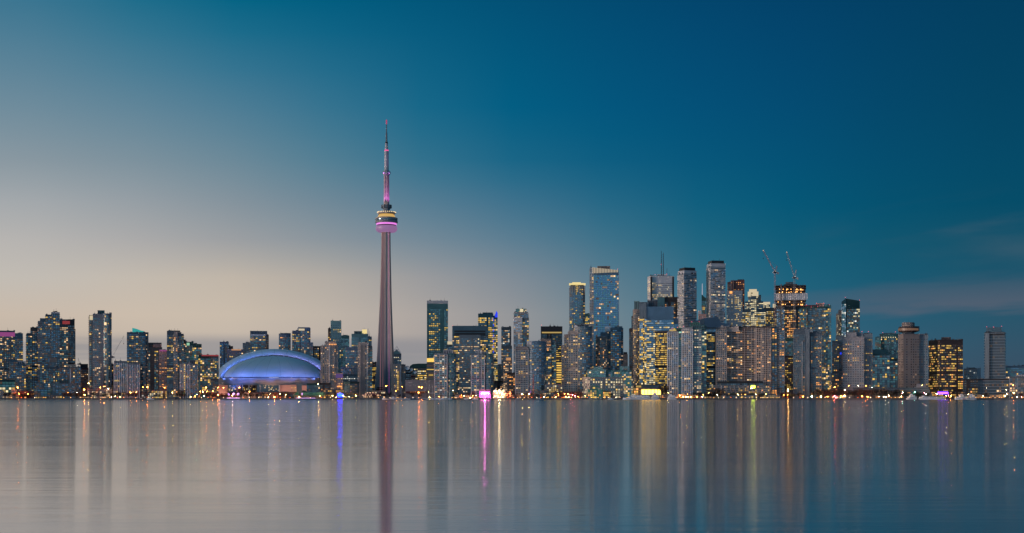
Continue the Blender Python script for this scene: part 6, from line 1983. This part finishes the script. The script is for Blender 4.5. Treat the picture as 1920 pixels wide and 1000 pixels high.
light('POINT', 'stage_glow', (PX(909, 2206), 2206, PZ(737, 2206)), (PX(909, 2250), 2250, 20), 22000, (1.0, .15, .7), 1.5, 60, st_)
light('POINT', 'tent_glow', (PX(936, 2207), 2207, PZ(738, 2207)), (PX(936, 2250), 2250, 20), 16000, (1.0, .7, .3), 1.5, 60, st2)
# peaked pavilion with string lights
pv = thing('pavilion', 'peaked red roofed pavilion hung with rows of string lights', 'pavilion', (PX(696, 2216), 2216, GZ))
SHORTS.append((680, 713, 2215, 'peaked red pavilion'))
a = MB()
cxp, zz0, zz1 = PX(696, 2216), PZ(741.5, 2216), PZ(735.5, 2216)
a.lathe([(15, zz0), (9, (zz0 + zz1) / 2 + .6), (3, zz1)], cxp, 2218, W['redbrown'], 12)
a.build('roof', pv)
a = MB(); a.lathe([(12.5, GZ), (12.5, zz0 + .1)], cxp, 2218, W['brown'], 12); a.build('wall', pv)
for k in range(40):
    t = rq.random() * 2 * pi
    lv = rq.choice([(15.2, zz0), (15.2, zz0), (11, zz0 + 2.0), (7, zz0 + 3.8), (13, GZ + 2)])
    a = MB(); a.ball((cxp + lv[0] * cos(t), 2218 - abs(lv[0] * sin(t)), lv[1] + .3), .28, lamp_mat('string_lamp', (1.0, .6, .35), 6, False), 6); a.build('string_lamp', pv)

# coloured light panels, most of them added to draw the long streaks on the water
def sign(x0, x1, y0, y1, Y, name, col, s, label, cat='light sign'):
    r_ = thing('light_panel', label, cat, (PX((x0 + x1) / 2, Y), Y, PZ(y1, Y)))
    a = MB()
    a.box(PX(x0, Y), PX(x1, Y), Y + .4, Y + 1.0, PZ(y1, Y), PZ(y0, Y), M_DSTEEL); a.build('housing', r_)
    a = MB()
    a.box(PX(x0 + .3, Y), PX(x1 - .3, Y), Y, Y + .35, PZ(y1 - .2, Y), PZ(y0 + .2, Y), lamp_mat(name, col, s)); a.build('lit_face', r_)
    return r_
sign(633, 642.5, 738, 744.0, 2208, 'streak_blue', (.0015, .006, 1.0), 75, 'added blue light box on the quay below the pink and violet lit block')
sign(425, 450, 746.2, 747.0, 2206, 'streak_lilac', (.62, .34, .75), 6, 'added long thin lilac light strip on the quay left of the dome middle')
sign(554, 592, 746.4, 747.0, 2206, 'streak_lilac', (.62, .34, .75), 6, 'added thin lilac light strip on the quay before the green-roofed boathouse')
sign(1758, 1778, 735, 739, 2212, 'streak_violet', (.022, .004, .12), 75, 'added violet light box at the foot of the yellow-dotted brown office')
sign(1408, 1416, 723, 728, 2242, 'sign_lime', (.45, .62, .03), 16, 'lime light box on the strutted podium')
sign(1336, 1343, 722.5, 725.5, 2300, 'sign_mint', (.55, 1.0, .70), 1.6, 'mint green lit panel right of the white columned condos')
sign(1272.5, 1282, 622, 624.5, 2271, 'sign_roof', (.5, 1.0, .8), .8, 'small mint lit sign on the green roof of the left white condo')

# ------------------------------------------------------------------ boats
M_HULL = mat('hull_white', (.70, .72, .75), .35, noise=.03)
M_HULLD = mat('hull_navy', (.02, .03, .07), .35, noise=0)
def hull(a, x0, x1, Y, w, z1, mt, bow=1, taper=.22):
    L_ = x1 - x0
    sec = [(0, .85, 0), (.15, 1, 0), (1 - taper, 1, 0), (1 - taper * .4, .6, .3), (1, .03, .8)]
    if bow < 0:
        sec = [(1 - t, w_, r_) for t, w_, r_ in sec][::-1]
    prev = None
    ends = []
    for t, ww, rise in sec:
        X = x0 + L_ * t
        h = w / 2 * ww
        ring = [(X, Y - h, z1 + rise), (X, Y - h * .8, -.3), (X, Y + h * .8, -.3), (X, Y + h, z1 + rise)]
        if prev:
            for k in range(4):
                l = (k + 1) % 4
                a.quad(prev[k], prev[l], ring[l], ring[k], mt)
        prev = ring
        ends.append(ring)
    a.poly(ends[0], mt); a.poly(ends[-1][::-1], mt)
def cruise(label, x0, x1, Y, decks, bow, name='tour_boat', cat='tour boat', funnel=None, hullm=None, hullh=2.2, dh=2.3):
    r_ = thing(name, label, cat, (PX((x0 + x1) / 2, Y), Y, 0))
    X0, X1 = PX(x0, Y), PX(x1, Y)
    L_ = X1 - X0
    a = MB(); hull(a, X0, X1, Y, 9, hullh, hullm or M_HULL, bow); a.build('hull', r_)
    a = MB(); a.box(X0 + L_ * .03, X1 - L_ * .03, Y - 4.65, Y - 4.5, hullh - .75, hullh - .45, M_HULLD); a.build('stripe', r_)
    z = hullh
    for k, (t0, t1) in enumerate(decks):
        a = MB()
        a.box(X0 + L_ * t0, X0 + L_ * t1, Y - 3.9 + k * .4, Y + 3.9 - k * .4, z + .02, z + dh, M_HULL); a.build('cabin', r_)
        a = MB()
        n = max(2, int(L_ * (t1 - t0) / 2.4))
        for i in range(n):
            xx = X0 + L_ * t0 + .7 + i * (L_ * (t1 - t0) - 1.2) / n
            a.box(xx, xx + 1.4, Y - 4.0 + k * .4, Y - 3.85 + k * .4, z + dh * .35, z + dh * .78, G['deep'] if (i * 7 + k * 3) % 5 else LIT['y'][0])
        a.build('windows', r_)
        a = MB(); a.box(X0 + L_ * t0 - .8, X0 + L_ * t1 + .8, Y - 4.3 + k * .4, Y + 4.3 - k * .4, z + dh + .01, z + dh + .25, M_WHITE); a.build('deck', r_)
        z += dh + .26
    a = MB(); a.box(X0 + L_ * (decks[-1][0] + .05), X0 + L_ * (decks[-1][0] + .05) + 4, Y - 1.5, Y + 1.5, z, z + 1.6, M_WHITE); a.build('bridge', r_)
    a = MB(); a.bar((X0 + L_ * .5, Y, z), (X0 + L_ * .5, Y, z + 4), .12, M_STEEL); a.bar((X0 + L_ * .5 - 1, Y, z + 2.6), (X0 + L_ * .5 + 1, Y, z + 2.6), .08, M_STEEL); a.build('mast', r_)
    if funnel:
        a = MB(); a.lathe([(.8, z), (.7, z + 2.4)], X0 + L_ * funnel, Y, M_HULLD, 10); a.build('funnel', r_)
    return r_
cruise('long white tour boat with two window decks moored below the beige terminal', 1168, 1219, 2190, [(.18, .97), (.30, .93)], -1, funnel=.7)
cruise('rounded white paddle boat moored at the stern of the long tour boat', 1220, 1237, 2191, [(.08, .85), (.15, .75), (.28, .6)], 1, 'paddle_boat', 'paddle boat', funnel=.4)
cruise('short white ferry moored under the left white columned condo', 1251, 1268, 2189, [(.1, .9), (.18, .8)], -1, 'ferry', 'ferry')
cruise('white harbour cruiser left of the pair below the round-topped pink hotel', 1700, 1719, 2190, [(.15, .9), (.3, .75)], 1, 'cruiser', 'cruise boat')
cruise('long low white boat moored between the hotel base and brown office', 1722, 1772, 2191, [(.08, .92)], -1, 'tour_boat', 'tour boat')
cruise('white boat with a red stripe below the yellow-dotted brown office', 1790, 1816, 2190, [(.2, .85), (.35, .6)], -1, 'tour_boat', 'tour boat')
cruise('rounded white cabin boat just right of the red striped boat', 1815, 1831, 2192, [(.1, .8), (.2, .6)], 1, 'cabin_boat', 'cabin boat')
cruise('low silver barge moored right of the needle tower foot', 717, 768, 2188, [(.3, .5)], -1, 'barge', 'barge', hullh=1.4, dh=1.4)
a = MB(); a.box(PX(1805, 2184), PX(1811, 2184), 2184.8, 2185.1, .7, 1.5, mat('red_paint', (.5, .04, .04), .5, noise=0)); o = a.build('red_band', ALL[-3]); 
def motorboat(x, Y, L_, label, bow=1, cover=None):
    r_ = thing('motorboat', label, 'motorboat', (PX(x, Y), Y, 0), 'small boats in the marina')
    X = PX(x, Y)
    a = MB(); hull(a, X - L_ / 2, X + L_ / 2, Y, L_ * .3, 1.3, cover or M_HULL, bow, .4); a.build('hull', r_)
    a = MB(); a.box(X - L_ * .22, X + L_ * .12, Y - L_ * .1, Y + L_ * .1, 1.31, 2.6, M_HULL); a.build('cabin', r_)
    a = MB(); a.box(X - L_ * .2, X + L_ * .1, Y - L_ * .1 - .08, Y - L_ * .1 + .05, 1.7, 2.3, G['deep']); a.build('windows', r_)
    a = MB(); a.bar((X - L_ * .1, Y, 2.6), (X - L_ * .1, Y, 5), .06, M_STEEL); a.build('mast', r_)
def sailboat(x, Y, ytop, label, L_=10):
    r_ = thing('sailboat', label, 'sailboat', (PX(x, Y), Y, 0), 'small boats in the marina')
    X = PX(x, Y)
    a = MB(); hull(a, X - L_ / 2, X + L_ / 2, Y, 3, 1.2, M_HULL, 1, .45); a.build('hull', r_)
    a = MB(); a.box(X - 2.5, X + 1.5, Y - .9, Y + .9, 1.22, 1.9, M_HULL); a.build('cabin', r_)
    zt = PZ(ytop, Y)
    a = MB(); a.bar((X, Y, 1.2), (X, Y, zt), (.16, .1), M_WHITE, 6); a.bar((X - 1, Y, zt * .6), (X + 1, Y, zt * .6), .06, M_WHITE); a.build('mast', r_)
    a = MB(); a.bar((X, Y, 2.3), (X - L_ * .42, Y, 2.2), (.12, .12), M_WHITE); a.build('boom', r_)
    a = MB(); a.bar((X, Y, zt), (X + L_ * .48, Y, 1.6), .03, M_STEEL); a.bar((X, Y, zt), (X - L_ * .48, Y, 1.4), .03, M_STEEL); a.build('rigging', r_)
for k, (x_, yt) in enumerate([(742.5, 722), (753.5, 716), (804.5, 722), (810.8, 722), (797, 728), (830.5, 726), (842.5, 727), (891.2, 728), (821, 733)]):
    sailboat(x_, 2187 + (k * 3.7) % 9, yt, 'bare-masted sailboat moored before the ' + near(x_, 2204), 9 + k % 3)
    ALL[-1]['px'] = x_
for k, (x_, L_, b_, nm_) in enumerate([(761, 15, 1, 'long pale'), (774, 9, -1, 'dark hulled'), (784, 12, 1, 'white covered'), (793, 9, -1, 'small dark'), (815, 9, 1, 'low white'), (836, 8, -1, 'small white'), (875, 9, 1, 'small white'),
                                 (1107, 9, 1, 'small grey'), (1118, 11, -1, 'grey cabin'), (1127, 9, 1, 'small dark'), (1145, 10, 1, 'small white'), (1155, 9, -1, 'low dark'), (1012, 10, -1, 'small grey'),
                                 (265, 9, 1, 'small red hulled'), (282, 12, -1, 'pale cabin'), (971, 10, 1, 'long grey')]):
    motorboat(x_, 2190 + (k * 2.9) % 8, L_, nm_ + ' motorboat moored before the ' + near(x_, 2204), b_, M_HULLD if 'dark' in nm_ else (W['redbrown'] if 'red' in nm_ else (W['slate'] if 'grey' in nm_ else None)))
    ALL[-1]['px'] = x_
# breakwater seawall pieces in front of the left half
# channel marker with a green light
r_ = thing('channel_marker', 'small post with a green light standing in the water', 'channel marker', (PX(1576, 1500), 1500, 0))
a = MB(); a.lathe([(.7, -.2), (.7, .5), (.15, .7), (.12, 3.0)], PX(1576, 1500), 1500, M_DSTEEL, 8); a.build('post', r_)
a = MB(); a.ball((PX(1576, 1500), 1500, 3.2), .22, lamp_mat('marker_green', (.1, 1.0, .5), 30), 6); a.build('lamp_head', r_)

# ------------------------------------------------------------------ labels: single out look-alikes by their order
ORD = ['leftmost', 'second', 'third', 'fourth', 'fifth', 'sixth', 'seventh', 'eighth', 'ninth', 'tenth', 'eleventh', 'twelfth']
CNT = {2: 'two', 3: 'three', 4: 'four', 5: 'five', 6: 'six', 7: 'seven', 8: 'eight', 9: 'nine', 10: 'ten', 11: 'eleven', 12: 'twelve'}
by = {}
for o in ALL:
    by.setdefault(o['label'], []).append(o)
for lab, os_ in by.items():
    if len(os_) > 1:
        os_.sort(key=lambda o: o.location.x / o.location.y)
        for i, o in enumerate(os_):
            n_ = len(os_)
            if n_ == 2:
                t = 'left one' if i == 0 else 'right one'
            elif i == n_ - 1:
                t = 'rightmost of ' + CNT.get(n_, 'many')
            elif i == 0:
                t = 'leftmost of ' + CNT.get(n_, 'many')
            else:
                t = (ORD[i] if i < 12 else str(i + 1) + 'th') + ' of ' + CNT.get(n_, 'many')
            o['label'] = lab + ', ' + t + (' from left' if n_ > 2 and 0 < i < n_ - 1 else '')
for o in bpy.data.objects:
    for k in ('_org', 'px'):
        if k in o:
            del o[k]
    if o.type == 'MESH' and o.parent is None and 'category' not in o and 'kind' not in o:
        print('UNTAGGED', o.name)
print('objects', len(bpy.data.objects), 'things', len(ALL))
bl = [o['label'] for o in ALL if not 4 <= len(o['label'].split()) <= 16]
print('bad labels', bl[:10])
